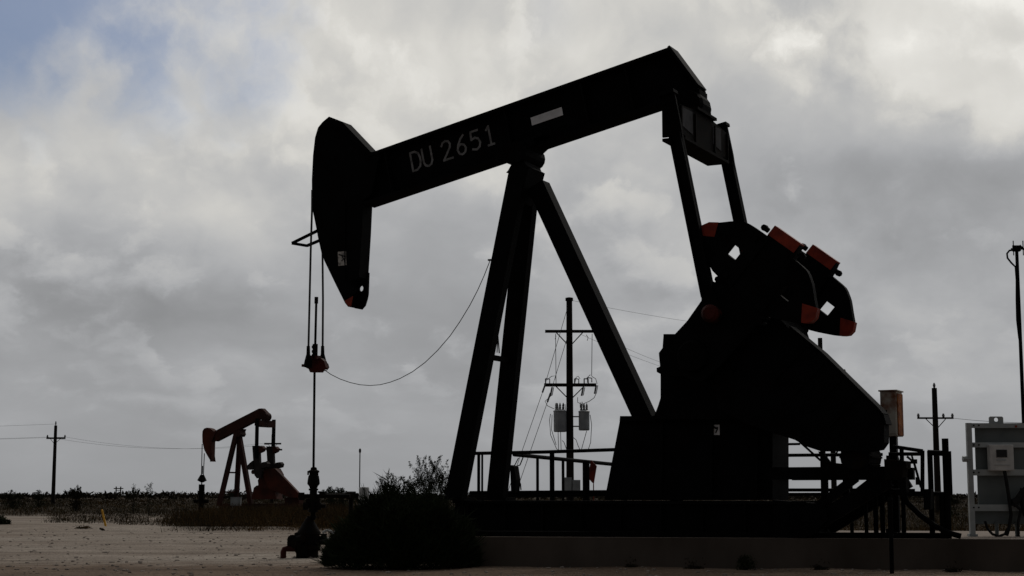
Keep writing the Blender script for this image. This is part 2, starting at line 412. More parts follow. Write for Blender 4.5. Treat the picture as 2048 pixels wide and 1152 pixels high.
# gear reducer, riser, belt guard
GY = .62
mb = MB()
gp = [(1327,668),(1350,668),(1402,612),(1440,590),(1500,600),(1550,628),(1572,650),(1585,690),(1600,760),(1590,838),(1306,838),(1311,825),(1316,812),(1321,796),(1321,748),(1313.5,744),(1313,736),(1320,733),(1317.5,706),(1325,696)]
mb.slab(*trace(gp, -GY, GY))
mb.lathe((SHAFT.x,0,SHAFT.z), [(0,-1.06),(.13,-1.06),(.13,-.72),(.32,-.72),(.36,-.64),(.36,.64),(.32,.72),(.13,.72),(.13,1.06),(0,1.06)], 18, 'y')
p = P(1470, 740, -GY); mb.slab(*trace([(1335,742),(1575,742),(1575,752),(1335,752)], -GY-.08, -GY-.004))
for x in range(1350, 1570, 27):
    p = P(x, 747, -GY-.04); mb.tube([p-Vector((0,0,.09)), p+Vector((0,0,.09))], .022, 6)
mb.build('gearbox', M['black'], jack, OFF)
mb = MB()
a, b = trace([(1241,834),(1266,831.5),(1545,836),(1545,960),(1545,1000),(1209,1000)], -.46, .46); mb.slab(a, b)
for x in (1320, 1420, 1510):
    mb.slab(*trace([(x,838),(x+6,838),(x+4,995),(x-2,995)], -.52, -.462))
mb.slab(*trace([(1240,832),(1560,832),(1560,842),(1239,842)], -.54, .54))
rs = mb.build('gearbox_riser', M['black'], jack, OFF)
mb = MB()
mb.add([P(x, y, -.466) for x, y in ((1423,849.5),(1439,849.5),(1439.5,870),(1423.5,870))], [(0,1,2,3)])
mb.mi = 1
mb.ribbon([P(x, y, -.470) for x, y in ((1426,855),(1436,855),(1434,860),(1431,866))], .022, (0,-1,0))
mb.ribbon([P(x, y, -.472) for x, y in ((1427,853),(1431,856.5),(1436,857.5))], .03, (0,-1,0))
tag(mb.build('warning_sticker', [M['white'], M['ink']], rs, OFF), 'white warning sticker with a black pictogram on the riser')
mb = MB()
a, b = trace([(1420,760),(1428,715),(1455,668),(1500,640),(1577,655),(1640,707),(1752,817),(1762,830),(1768,850),(1768,885),(1758,899),(1735,903),(1690,902),(1640,902),(1614,893.5),(1602,887),(1590,880),(1500,850),(1440,820)], -1.0, -.66); mb.slab(a, b)
# rolled rim
rim = [(1577,654),(1640,706),(1752,816),(1763,829),(1769,849)]
a, b = trace(rim, -1.02, -.64)
for i in range(len(rim)-1):
    v = [a[i], b[i], b[i+1], a[i+1]]; dn = (a[i+1]-a[i]).normalized(); nn = Vector((dn.z,0,-dn.x))*(-.03)
    mb.add(v+[p+nn for p in v], [(0,1,2,3),(7,6,5,4),(0,4,5,1),(1,5,6,2),(2,6,7,3),(3,7,4,0)])
for k_ in range(4):
    t_ = .2+.2*k_; x0, y0 = 1577+(1752-1577)*t_, 655+(817-655)*t_
    mb.bar(P(x0, y0+6, -1.01), P(x0-60, y0+70, -1.01), .03, .02)
mb.tube([P(1606,683,-.8), P(1612,678,-.8), P(1614,688,-.8)], .02, 6)
mb.build('belt_guard', M['black'], jack, OFF)

# skid base with raised motor platform
mb = MB()
SY = .92; zt_ = Z0+.59; xa = P(905, 1000, -SY).x; xb = P(1612, 1040, -SY).x
for s in (-1, 1):
    y = SY*s
    for z0, z1, w in ((Z0, Z0+.05, .26),(Z0+.54, zt_, .26)):
        mb.box(((xa+xb)/2, y-.13*s+.0, (z0+z1)/2), (xb-xa, w, z1-z0))
    mb.box(((xa+xb)/2, y-.11*s, Z0+.295), (xb-xa, .03, .49))
    for k_ in range(9):
        x = xa+.3+(xb-xa-.6)*k_/8; mb.box((x, y-.11*s, Z0+.295), (.025,.2,.488))
for k_ in range(7):
    x = xa+.15+(xb-xa-.3)*k_/6; mb.box((x, 0, Z0+.3), (.2, 2*SY-.3, .46))
mb.build('skid_base', M['black'], jack, OFF)
mb = MB()
# rear platform: deck beam, post, diagonal braces
for y0 in (-.8, .55):
    a_, b_ = P(1538, 947, -.8), P(1790, 947, -.8)
    mb.box(((a_.x+b_.x)/2, y0, a_.z), (b_.x-a_.x, .14, .20))
    c_ = P(1649, 960, -.8); mb.box((c_.x, y0, (Z0+.6+c_.z+.4)/2), (.10,.10, c_.z+.36-Z0-.6))
    p0, p1 = P(1612, 1070, -.8), P(1778, 958, -.8)
    mb.bar((p0.x,y0,p0.z+.10),(p1.x,y0,p1.z), .26, .12)
    p0, p1 = P(1625, 1022, -.8), P(1712, 955, -.8)
    mb.bar((p0.x,y0,p0.z),(p1.x,y0,p1.z), .14, .1)
mb.slab(*trace([(1545,1000),(1650,1008),(1655,1040),(1622,1073),(1545,1073)], -.9, -.7))
mb.build('motor_platform', M['black'], jack, OFF)
mb = MB()
c_ = P(1722, 915, -.45); mb.lathe((c_.x, -.45, c_.z), [(0,-.45),(.2,-.45),(.24,-.4),(.24,.4),(.2,.45),(0,.45)], 16, 'y')
for k_ in range(12):
    t_ = math.pi*2*k_/12; mb.box((c_.x+.25*math.cos(t_), -.45, c_.z+.25*math.sin(t_)), (.03,.7,.03), Matrix.Rotation(-t_,3,'Y'))
mb.box((c_.x, -.45, c_.z-.27), (.7,.8,.06)); mb.box((c_.x-.1,-.2,c_.z+.3),(.25,.25,.2))
mb.slab(*trace([(1768,918),(1812,922),(1812,936),(1806,938),(1804,958),(1770,960)], -.9, -.55))
mb.slab(*trace([(1636,903),(1644,903),(1662,925),(1690,928),(1690,936),(1655,936)], -.85, -.8))
mb.build('electric_motor', M['steel'], jack, OFF)
# brake lever and rods at the rear
mb = MB()
mb.tube([P(1814,913,-1.0),P(1828,925,-1.0),P(1842,975,-1.0)], .02, 6)
mb.tube([P(1822,906,-1.0),P(1838,960,-1.0),P(1844,978,-1.0)], .016, 6)
p = P(1828,923,-1.0); mb.box(p, (.09,.06,.07)); p = P(1835,962,-1.0); mb.box(p,(.05,.05,.12))
mb.build('brake_lever', M['black'], jack, OFF); mb = MB()
mb.slab(*trace([(1798,955),(1811,955),(1813,985),(1845,982),(1846,992),(1800,992)], -1.05,-.85))
mb.slab(*trace([(1846,978),(1862,978),(1861,1018),(1848,1020)], -1.05,-.85))
mb.build('brake_bracket', M['black'], jack, OFF); mb = MB()
mb.tube([P(1600,884,-1.0),P(1640,920,-.9),P(1668,928,-.9)], .02, 6)
mb.tube([P(1676,900,-.9),P(1664,927,-.9)], .014, 6)
mb.build('brake_cable', M['black'], jack, OFF)

# bridle, carrier bar, polished rod
def rope(name, pts, r, m=M['rope'], parent=jack):
    mb = MB(); mb.tube(pts, r, 8); return mb.build(name, m, parent, OFF)
rope('bridle_rope', [P(624.3,380,-.19),P(624,420,-.19),P(621.5,500,-.19),P(617,692,-.19)], .021)
rope('bridle_rope', [P(637,470,.22),P(645,506,.24),P(646,600,.23),P(645.3,696,.20)], .021)
mb = MB()
mb.slab(*trace([(611,735),(614,722),(619,716),(641,716),(648,722),(652,735),(648,738),(643,739),(641,744.5),(620,744.5),(617,738)], -.05, .05))
mb.tube([P(603.5,731,-.1),P(652,731,.1)], .03, 6)
for x in (624.5, 636): mb.box(P(x,715,-.05),(.05,.16,.07))
cb = mb.build('carrier_bar', M['pinred'], jack, OFF)
mb = MB()
for x, yl in ((616.6,-.18),(645.2,.18)):
    mb = MB(); mb.tube([P(x, 692, yl), P(x, 708, yl)], [.033,.038], 8)
    mb.tube([P(x,708,yl), P(x,722,yl), P(x+(-1.5 if yl<0 else 1),735,yl)], [.038,.075,.085], 8)
    mb.build('rope_socket', M['steel'], cb, OFF)
mb = MB()
mb.tube([P(630.5,688,0),P(630,714,0)], .052, 8)
for y in (694,703,711): mb.tube([P(625,y,-.02),P(627,y,-.02)], .035, 6)
mb.build('rod_clamp', M['steel'], cb, OFF)
mb = MB(); mb.tube([P(632.8,594,0),P(632.5,607,0)], .038, 8); mb.tube([P(632.5,606,0),P(629,750,0),P(627,940,0)], .024, 8)
mb.build('polished_rod', M['steel'], jack, OFF)
mb = MB()
cpts = [(646,737),(652,742),(662,749),(680,758),(700,765),(720,769.5),(740,771),(760,769.5),(780,764.5),(800,757),(825,743.5),(850,725),(875,701),(900,672),(920,643),(940,610),(955,581),(968,552),(980.5,520)]
pts = [P(x, y, .1-.62*(i/18.)) for i, (x, y) in enumerate(cpts)]
mb.tube(pts, .0075, 6); mb.tube([P(651,724,.1),P(656,728,.1),P(658,735,.1),P(654,740,.1),P(647,742,.1)], .008, 6)
mb.box(P(980,520,-.5),(.07,.05,.03))
cab = mb.build('load_cell_cable', M['cable'], jack, OFF)

# ------------------------------------------------------------------ distant red pumpjack
TH2 = rad(28); D2 = 107.0
w2 = W(403, 990, D2); FR2 = Frame((w2.x, w2.y), TH2)
c2x = FR2.at(500, 1000, 0)[0]; OFF2 = Vector((c2x, 0, 0))
jr = empty('pumpjack', FR2.world(c2x, 0, 0), -TH2, 'small distant rust red pumpjack standing in the brush beyond the gravel', 'pumpjack')
def T(u, v): return (380+u/4.8, 790+v/4.8)
def tr2(pts, y0, y1): return trace([(*T(p[0],p[1]), p[2] if len(p) > 2 else 0) for p in pts], y0, y1, FR2)
def P2(u, v, y): return FR2.p3(*T(u, v), y)
mb = MB(); mb.slab(*tr2([(228,348),(190,320),(160,313),(135,322),(120,345),(117,385),(119,455),(138,530),(165,580),(195,630),(207,640),(232,641,1),(238,636,1),(243,450,1),(250,440,1),(250,350)], -.22,.22))
h2 = mb.build('horse_head', M['rustred'], jr, OFF2)
mb = MB(); mb.slab(*tr2([(225,352),(660,130),(690,128),(745,186),(748,200),(735,208),(690,218),(630,245),(245,445)], -.18,.18))
wb2 = mb.build('walking_beam', M['oldred'], jr, OFF2)
mb = MB(); mb.slab(*tr2([(412,360),(488,325),(478,350),(484,378),(470,400),(430,400)], -.3,.3)); mb.build('centre_bearing', M['oldred'], jr, OFF2)
lt, lb = P2(432,372,-.2), P2(300,975,-.8)
for s in (-1,1):
    mb = MB(); t_ = Vector((lt.x+.1,.2*s,lt.z)); f_ = Vector((lb.x,.8*s,lb.z)); d = (f_-t_).normalized(); f_ = t_+d*((.5-t_.z)/d.z)
    mb.bar(t_, f_, .30, .2); mb.build('leg', M['oldred'], jr, OFF2)
    if s<0: A0, A1 = t_, f_
mb = MB(); a_, b_ = P2(470,380,0), P2(572,970,0); d = (b_-a_).normalized(); b_ = a_+d*((.5-a_.z)/d.z); mb.bar(a_, b_, .30,.25); mb.build('leg', M['oldred'], jr, OFF2)
mb = MB()
for v in (745, 932):
    mb = MB(); k = (P2(380,v,0).z-A0.z)/(A1.z-A0.z); p = A0+(A1-A0)*k; mb.bar((p.x,p.y,p.z),(p.x,-p.y,p.z),.1,.1,Vector((0,0,1)))
    mb.build('cross_brace', M['oldred'], jr, OFF2)
PW2 = .9
e_ = P2(722, 272, 0)
mb = MB(); mb.box((e_.x,0,e_.z),(.4,1.75,.36)); mb.box((e_.x,0,e_.z-.2),(.5,1.4,.1)); mb.build('equalizer', M['oldred'], jr, OFF2)
mb = MB(); mb.lathe((e_.x+.05,0,e_.z+.42),[(0,-.25),(.28,-.25),(.28,.25),(0,.25)],12,'y'); mb.box((e_.x+.05,0,e_.z+.25),(.35,.4,.3)); mb.build('equalizer_bearing', M['oldred'], jr, OFF2)
pp = P2(640, 470, -.9); pt = P2(645, 255, -.9)
for s in (-1,1):
    mb = MB(); mb.bar((pt.x,PW2*s,pt.z+.2),(pp.x,PW2*s,pp.z-.9),.2,.14); mb.build('pitman', M['black'], jr, OFF2)
cp = [(597,487),(655,487),(664,540),(668,640),(690,720),(680,800),(640,800),(618,770),(612,720),(602,560)]
cl = [(606,630),(575,655),(543,690),(560,718),(612,712)]
cr_ = [(668,672),(700,645),(735,640),(750,660),(742,690),(690,705)]
ct = [(660,490),(690,488),(712,512),(698,540),(666,556)]
base0 = P2(640, 640, -1.2)
for s in (-1,1):
    mb = MB(); y0, y1 = (-.85,-.65) if s<0 else (.65,.85)
    a,b = tr2(cp,-.85,-.65); f_ = lambda l, y: [Vector((p.x,y,p.z)) for p in l]
    mb.slab(f_(a,y0),f_(a,y1)); ck2 = mb.build('crank', M['weightgrey'], jr, OFF2)
    for l in (cl, cr_, ct):
        mb = MB(); a,b = tr2(l,-.85,-.65); mb.slab(f_(a,y0-.06),f_(a,y1+.06)); mb.build('counterweight', M['oldred'] if l is ct else M['weightgrey'], ck2, OFF2)
mb = MB(); mb.slab(*tr2([(655,860),(650,820),(690,740),(720,712),(800,705),(830,760),(850,900),(640,900)], -.4,.4)); mb.lathe((P2(665,740,0).x+.1,0,P2(665,740,0).z),[(0,-.8),(.15,-.8),(.15,.8),(0,.8)],10,'y')
mb.build('gearbox', M['rustred'], jr, OFF2)
mb = MB(); mb.slab(*tr2([(690,760),(720,710),(815,706),(870,760),(1040,940),(1042,985),(960,985),(760,900)], -.62,-.42)); mb.build('belt_guard', M['rustred'], jr, OFF2)
mb = MB(); mb.slab(*tr2([(612,890),(640,868),(800,880),(830,1000),(590,1000)], -.36,.36)); mb.build('gearbox_riser', M['rustred'], jr, OFF2)
mb = MB(); a_, b_ = P2(290,1000,-.8), P2(1050,1000,-.8)
for s in (-1,1): mb.box(((a_.x+b_.x)/2, .8*s, .35),(b_.x-a_.x,.2,.6))
for k in range(5): mb.box((a_.x+.2+(b_.x-a_.x-.4)*k/4,0,.35),(.2,1.6,.5))
mb.box((b_.x-.9,-.1,.85),(1.1,.5,.4)); mb.build('skid_base', M['oldred'], jr, OFF2)
mb = MB()
mb.tube([P2(117,470,-.22),P2(110,770,-.1)],.03,6); mb.tube([P2(138,560,.2),P2(129,770,.1)],.03,6); mb.build('bridle_rope', M['rope'], jr, OFF2)
mb = MB(); mb.tube([P2(121,680,0),P2(118,760,0)],.035,6); mb.tube([P2(118,765,0),P2(115,820,0),P2(113,838,0)],[.12,.32,.1],8); mb.build('carrier_bar', M['steel'], jr, OFF2)
mb = MB(); mb.tube([P2(113,830,0),P2(110,950,0)],.04,6); mb.build('polished_rod', M['steel'], jr, OFF2)
wl2 = FR2.world(0,0,0)
mb = MB(); mb.tube([wl2, wl2+Vector((0,0,1.9))],.2,8); mb.tube([wl2+Vector((-.5,0,.8)),wl2+Vector((.5,0,.8))],.12,8)
q_ = P2(108,950,0); qw = FR2.world(q_.x, q_.y, q_.z); mb.lathe((qw.x,qw.y,0),[(.16,0),(.16,1.2),(.24,1.25),(.24,1.4),(.14,1.45),(.14,qw.z)],8)
solo(mb,'wellhead',M['steel'],wl2,'small dark wellhead under the distant red pumpjack','wellhead')
g_ = W(472, 1000, 104); mb = MB(); mb.box((g_.x,g_.y,.78),(.64,.4,.52)); mb.box((g_.x,g_.y-.21,.78),(.5,.02,.4)); mb.box((g_.x,g_.y,1.055),(.70,.46,.03))
for q_ in (-.22,.22): mb.box((g_.x+q_,g_.y,.27),(.06,.06,.56))
solo(mb,'utility_box',M['galv'],(g_.x,g_.y,0),'small white box in the brush in front of the red pumpjack','box')

# ------------------------------------------------------------------ wellhead in front of the big pumpjack
wl = FR.world(0,0,0); FW = Frame((wl.x, wl.y), 0)        # facing the viewer
mpx = 31.4/F                                             # metres per photo pixel at the wellhead
def wz(y): return FW.at(617, y, 0)[1]
def wx(x, y): return FW.at(x, y, 0)[0]
wh = empty('wellhead', wl, 0, 'black wellhead with stuffing box and valves on the gravel beside the dark bush', 'wellhead')
def lat(prof, y0px=None, n=16):
    mb.lathe((0,0,0), [(r*mpx, wz(y)) for r, y in prof], n)
def lat2(prof, n=16):                                    # stack that leans with the rod line
    vs = []
    for r, y in prof:
        xc = 0.075
        for k in range(n):
            t = 2*math.pi*k/n; vs.append((xc+r*mpx*math.cos(t), r*mpx*math.sin(t), wz(y)))
    L_ = len(prof); mb.add(vs, [(i*n+k,i*n+(k+1)%n,(i+1)*n+(k+1)%n,(i+1)*n+k) for i in range(L_-1) for k in range(n)]+[tuple(range(n)),tuple((L_-1)*n+k for k in range(n))])
mb = MB(); lat2([(3,934),(6,935.5),(6.5,939.5),(11,941.5),(11.5,944.5),(8.5,946),(8.5,949.5),(10.5,952),(12,961),(12.5,968),(9,972),(7,977),(4,979)])
for x in (616.5, 635.5): mb.tube([(wx(x,947),-.02,wz(950)),(wx(x,947),-.02,wz(942))],.018,6)
mb.build('stuffing_box', M['steel'], wh)
mb = MB(); lat2([(6.5,976),(7.5,980),(7.5,1021),(5.2,1023),(5.2,1040)])
for y0, y1, x0, x1 in ((988,996,597,700),(1008,1016,606,651)):
    mb.tube([(wx(x0,y0),0,wz((y0+y1)/2)),(wx(x1,y0),0,wz((y0+y1)/2))], (y1-y0)/2*mpx, 8)
for x in (612, 637): mb.lathe((wx(x,1012),0,wz(1012)),[(8*mpx,-.05),(8*mpx,.05)],10,'x')
mb.tube([(wx(603,985),0,wz(985)),(wx(603,985),0,wz(1000))],.06,8)
mb.tube([(wx(645,980),-.05,wz(983)),(wx(645,990),-.05,wz(992))],[.07,.05],8); mb.box((wx(645,984),-.05,wz(984)),(.16,.12,.03))
mb.tube([(wx(612,1003),.0,wz(1003)),(wx(640,1003),0,wz(1003))],.06,8)
for y_ in (979,1022,1034): mb.lathe((.075 if y_<1030 else .05,0,wz(y_)),[(9.5*mpx,-.018),(9.5*mpx,.018)],12)
mb.build('pumping_tee', M['steel'], wh)
mb = MB(); lat([(7,1036),(9,1041),(13,1047),(19,1057),(23,1064),(23.5,1068),(21,1070),(21,1074),(19,1078),(19,1090),(23,1092),(23,1098),(19,1100),(20,1116)])
for k in range(10):
    t_ = 2*math.pi*k/10; mb.tube([(.21*math.cos(t_),.21*math.sin(t_),wz(1101)),(.21*math.cos(t_),.21*math.sin(t_),wz(1088))],.02,6)
for x0, y0, x1, y1 in ((593,1070,604,1066),(640,1085,655,1083)): mb.tube([(wx(x0,y0),-.1,wz(y0)),(wx(x1,y1),0,wz(y1))],.05,8)
mb.build('casing_head', M['steel'], wh)
mb = MB()
pt_ = lambda x,y,d=0: (wx(x,y),d,wz(y))
mb.tube([pt_(612,1074,-.15),pt_(597,1082,-.2),pt_(586,1092,-.22)],[.08,.11,.09],8); mb.tube([pt_(578,1087,-.22),pt_(592,1086,-.22)],.05,8)
mb.tube([pt_(590,1090,-.22),pt_(600,1100,-.2),pt_(612,1106,-.1)],.07,8); mb.tube([pt_(594,1094,-.3),pt_(598,1080,-.3)],.03,6)
mb.box(pt_(603,1112,-.1),(.16,.2,.16))
mb.lathe(pt_(588,1079,-.24),[(.02,-.02),(.10,-.02),(.10,.02),(.02,.02)],10,'y'); mb.box(pt_(606,1100,-.15),(.2,.18,.22)); mb.lathe(pt_(601,1092,-.2),[(.11,-.03),(.11,.03)],10,'x')
va = mb.build('valve', M['steel'], wh)
mb = MB(); mb.tube([pt_(636,1078,.1),pt_(652,1080,.1)],.06,8); mb.lathe(pt_(648,1080,.1),[(.1,-.03),(.1,.03)],10,'x'); mb.tube([pt_(644,1080,.1),pt_(644,1070,.1)],.03,6); mb.lathe(pt_(644,1069,.1),[(.09,-.012),(.09,.012)],10); mb.build('valve', M['steel'], wh)
mb = MB()
mb = MB(); mb.tube([pt_(594,1097,-.22),pt_(578,1096.5,-.22),pt_(572,1098,-.22),pt_(570,1103,-.22),pt_(569.5,1118,-.22)],.058,10); mb.build('drain_elbow', M['pinred'], va)
# flow line to the right
mb = MB(); mb.tube([G(640,1115)+Vector((.0,.5,wz(991))),(wl.x+wx(712,991),wl.y+.5,wz(991))],.05,8)
x_ = wl.x+wx(697,1000); mb.tube([(x_,wl.y+.5,wz(991)),(x_,wl.y+.5,0)],.045,8); mb.lathe((x_,wl.y+.5,wz(991)),[(0,-.09),(.08,-.09),(.08,.09),(0,.09)],8,'x')
solo(mb,'flow_pipe',M['steel'],(x_,wl.y+.5,0),'dark horizontal flow pipe on a post behind the bush, right of the wellhead','pipe')
mb = MB(); b_ = W(655,1066,32.2)
mb.tube([b_+Vector((-.1,0,0)),b_+Vector((-.02,0,.05)),b_+Vector((.08,0,.03)),b_+Vector((.12,0,-.06)),b_+Vector((.13,0,-b_.z+.01))],.025,8)
mb.tube([b_+Vector((-.05,0,-.12)),b_+Vector((.05,0,-.09)),b_+Vector((.06,0,-b_.z+.01))],.025,8)
mb.tube([b_+Vector((.12,.1,.02)),b_+Vector((.22,.1,.0)),b_+Vector((.24,.1,-b_.z+.01))],.03,8)
solo(mb,'hose',M['galv'],(b_.x,b_.y,0),'pale curled hose on the gravel between wellhead and dark bush','hose')

# ------------------------------------------------------------------ pad and ground
def padfront(x): return 26.95+(x+.2)*(25.4-26.95)/8.35      # world y of the pad's front edge
mb = MB()
xs = [-1.05+.35*i for i in range(42)]
Zp = .51
ft = []; 
for x in xs:
    n1 = noise.noise(Vector((x*.9, 0, 0)))*.015
    ft.append((Vector((x, padfront(x)+n1, Zp)), Vector((x+.0, padfront(x)-.05+n1*2, -.05))))
back = [Vector((x, padfront(x)+6.0, Zp)) for x in xs]
n = len(xs)
mb.mi = 0
mb.add([t for t,_ in ft]+[b for _,b in ft], [(i,i+1,n+i+1,n+i) for i in range(n-1)])
l0 = ft[0]; mb.add([l0[0], l0[1], Vector((l0[1].x, back[0].y, -.05)), back[0]], [(0,1,2,3)])
l1 = ft[-1]; mb.add([l1[0], l1[1], Vector((l1[1].x, back[-1].y, -.05)), back[-1]], [(0,1,2,3)])
mb.add([back[0], back[-1], Vector((back[-1].x,back[-1].y,-.05)), Vector((back[0].x,back[0].y,-.05))], [(0,1,2,3)])
mb.mi = 1
mb.add([t for t,_ in ft]+back, [(i,i+1,n+i+1,n+i) for i in range(n-1)])
solo(mb,'concrete_pad',[M['concrete'],M['padtop'],M['twig']],(2,29,0),kind='structure')

def ground_mat():
    m = bpy.data.materials.new('sandy_ground'); m.use_nodes = True; nt = m.node_tree; N = nt.nodes; L = nt.links
    b = N['Principled BSDF']; b.inputs['Roughness'].default_value = .95; b.inputs['Specular IOR Level'].default_value = .05
    g_ = N.new('ShaderNodeNewGeometry'); 
    def nz(s, d, st=None):
        t = N.new('ShaderNodeTexNoise'); t.inputs['Scale'].default_value = s; t.inputs['Detail'].default_value = d
        if st:
            mp = N.new('ShaderNodeMapping'); mp.inputs['Scale'].default_value = st; L.new(g_.outputs['Position'], mp.inputs['Vector']); L.new(mp.outputs['Vector'], t.inputs['Vector'])
        else: L.new(g_.outputs['Position'], t.inputs['Vector'])
        return t
    def ramp(src, p0, c0, p1, c1):
        r = N.new('ShaderNodeValToRGB'); e = r.color_ramp.elements; e[0].position = p0; e[0].color = (*c0,1); e[1].position = p1; e[1].color = (*c1,1); L.new(src, r.inputs['Fac']); return r
    def mix(f, a, bb, bt='MIX'):
        x = N.new('ShaderNodeMixRGB'); x.blend_type = bt
        for k, v in (('Fac', f), ('Color1', a), ('Color2', bb)):
            if isinstance(v, (int, float)): x.inputs[k].default_value = v
            elif isinstance(v, tuple): x.inputs[k].default_value = (*v,1)
            else: L.new(v, x.inputs[k])
        return x.outputs['Color']
    big = nz(.22, 5, (.55,1,1)); med = nz(1.6, 6, (.7,1,1)); fine = nz(14, 5)
    base = ramp(big.outputs['Fac'], .38, (.275,.237,.205), .62, (.37,.335,.30)).outputs['Color']
    base = mix(.55, base, ramp(med.outputs['Fac'], .35, (.66,.61,.56), .65, (1.06,1.03,.99)).outputs['Color'], 'MULTIPLY')
    base = mix(.75, base, ramp(fine.outputs['Fac'], .38, (.62,.6,.58), .62, (1.1,1.08,1.06)).outputs['Color'], 'MULTIPLY')
    streak = nz(1.0, 5, (.10,.9,1)); base = mix(.6, base, ramp(streak.outputs['Fac'], .36, (.66,.62,.58), .60, (1.1,1.075,1.04)).outputs['Color'], 'MULTIPLY')
    # nearer, compacted reddish soil in front of the pad and across the lower edge
    sx = N.new('ShaderNodeSeparateXYZ'); L.new(g_.outputs['Position'], sx.inputs[0])
    ma = N.new('ShaderNodeMath'); ma.operation = 'MULTIPLY_ADD'; L.new(med.outputs['Fac'], ma.inputs[0]); ma.inputs[1].default_value = 4.5; L.new(sx.outputs['Y'], ma.inputs[2])
    mr = N.new('ShaderNodeMapRange'); mr.interpolation_type = 'SMOOTHSTEP'; L.new(ma.outputs[0], mr.inputs['Value']); mr.inputs['From Min'].default_value = 28.6; mr.inputs['From Max'].default_value = 32.5
    base = mix(mr.outputs[0], mix(1.0, base, (.62,.535,.47), 'MULTIPLY'), base)
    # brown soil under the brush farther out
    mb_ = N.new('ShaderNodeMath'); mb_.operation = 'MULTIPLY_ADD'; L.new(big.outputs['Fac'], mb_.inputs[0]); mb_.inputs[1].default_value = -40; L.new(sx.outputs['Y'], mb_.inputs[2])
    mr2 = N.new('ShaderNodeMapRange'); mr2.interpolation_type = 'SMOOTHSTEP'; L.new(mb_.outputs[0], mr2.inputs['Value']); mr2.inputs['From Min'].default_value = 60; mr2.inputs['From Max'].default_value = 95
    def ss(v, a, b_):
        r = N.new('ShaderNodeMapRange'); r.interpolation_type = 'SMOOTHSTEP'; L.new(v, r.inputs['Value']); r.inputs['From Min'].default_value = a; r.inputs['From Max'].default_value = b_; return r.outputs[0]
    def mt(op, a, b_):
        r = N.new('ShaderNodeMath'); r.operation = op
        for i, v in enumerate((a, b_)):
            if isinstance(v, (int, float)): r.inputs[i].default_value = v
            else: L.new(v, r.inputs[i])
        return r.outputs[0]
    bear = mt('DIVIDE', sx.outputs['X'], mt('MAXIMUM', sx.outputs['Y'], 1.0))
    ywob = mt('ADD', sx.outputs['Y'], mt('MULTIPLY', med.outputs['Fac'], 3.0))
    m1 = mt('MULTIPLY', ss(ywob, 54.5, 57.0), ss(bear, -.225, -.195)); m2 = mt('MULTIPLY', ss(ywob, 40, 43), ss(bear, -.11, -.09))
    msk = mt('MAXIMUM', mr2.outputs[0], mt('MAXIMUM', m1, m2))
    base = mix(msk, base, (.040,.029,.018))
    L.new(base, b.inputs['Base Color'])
    bp = N.new('ShaderNodeBump'); bp.inputs['Strength'].default_value = .7; bp.inputs['Distance'].default_value = .06; L.new(fine.outputs['Fac'], bp.inputs['Height'])
    bp2 = N.new('ShaderNodeBump'); bp2.inputs['Strength'].default_value = .5; bp2.inputs['Distance'].default_value = .25; L.new(med.outputs['Fac'], bp2.inputs['Height']); L.new(bp.outputs['Normal'], bp2.inputs['Normal'])
    L.new(bp2.outputs['Normal'], b.inputs['Normal'])
    return m
# ground sheet: fine near the camera, out to the horizon
def gz(x, y):
    if y < 10 or y > 140: return 0.0
    z = .03*noise.noise(Vector((x*.25, y*.25, 3)))+.012*noise.noise(Vector((x*1.1, y*1.1, 9)))
    z += .14*math.exp(-((y-54.5+.06*x)/1.3)**2)*(1 if x < -8 else max(0, 1-(x+8)/5))*1.0      # low bank along the far edge of the gravel
    if x > -1.4 and y > padfront(x)-1.2 and y < padfront(x)+.3:                                # sand drifted against the pad
        t = (y-padfront(x)+1.2)/1.2; z += (.02+.035*noise.noise(Vector((x*.7, 1, 1))))*max(0, min(1, t))
    if x > -1.2 and y > padfront(x)+.2: z = min(z, .1)
    return z
ys = [-60,-20,5,15]+[20+.22*i for i in range(90)]+[40+.6*i for i in range(50)]+[71,75,80,86,93,101,110,125,145,200,300,500,900,1800,4000,9000]
xg = [-9000,-3000,-1000,-400,-150,-80,-50,-36,-28,-22]+[-18+.3*i for i in range(110)]+[16,18,21,25,32,45,70,120,300,900,3000,9000]
mb = MB(); mb.smooth = True
mb.add([(x, y, gz(x, y)) for y in ys for x in xg], [(j*len(xg)+i, j*len(xg)+i+1, (j+1)*len(xg)+i+1, (j+1)*len(xg)+i) for j in range(len(ys)-1) for i in range(len(xg)-1)])
solo(mb,'ground',ground_mat(),(0,0,0),kind='structure')

# loose gravel
mb = MB()
ico = [(0,0,1),(.89,0,.45),(.28,.85,.45),(-.72,.53,.45),(-.72,-.53,.45),(.28,-.85,.45),(.72,.53,-.45),(-.28,.85,-.45),(-.89,0,-.45),(-.28,-.85,-.45),(.72,-.53,-.45),(0,0,-1)]
icf = [(0,1,2),(0,2,3),(0,3,4),(0,4,5),(0,5,1),(1,6,2),(2,7,3),(3,8,4),(4,9,5),(5,10,1),(6,7,2),(7,8,3),(8,9,4),(9,10,5),(10,6,1),(11,7,6),(11,8,7),(11,9,8),(11,10,9),(11,6,10)]
cnt = 0
while cnt < 4200:
    y = 22.5+32*R.random()**1.3; x = (R.random()-.5)*.68*y
    if x > -1.6 and y > padfront(x)-.15: continue
    s_ = .006+.032*R.random()**6; a_ = R.random()*6.28; sx_, sy_, sz_ = s_*(1+R.random()), s_*(.7+.6*R.random()), s_*(.35+.45*R.random())
    c_ = Vector((x, y, gz(x, y)+sz_*.3))
    mb.add([c_+Vector((math.cos(a_)*vx*sx_-math.sin(a_)*vy*sy_, math.sin(a_)*vx*sx_+math.cos(a_)*vy*sy_, vz*sz_)) for vx,vy,vz in [tuple(k*(.8+.4*R.random()) for k in v) for v in ico]], icf); cnt += 1
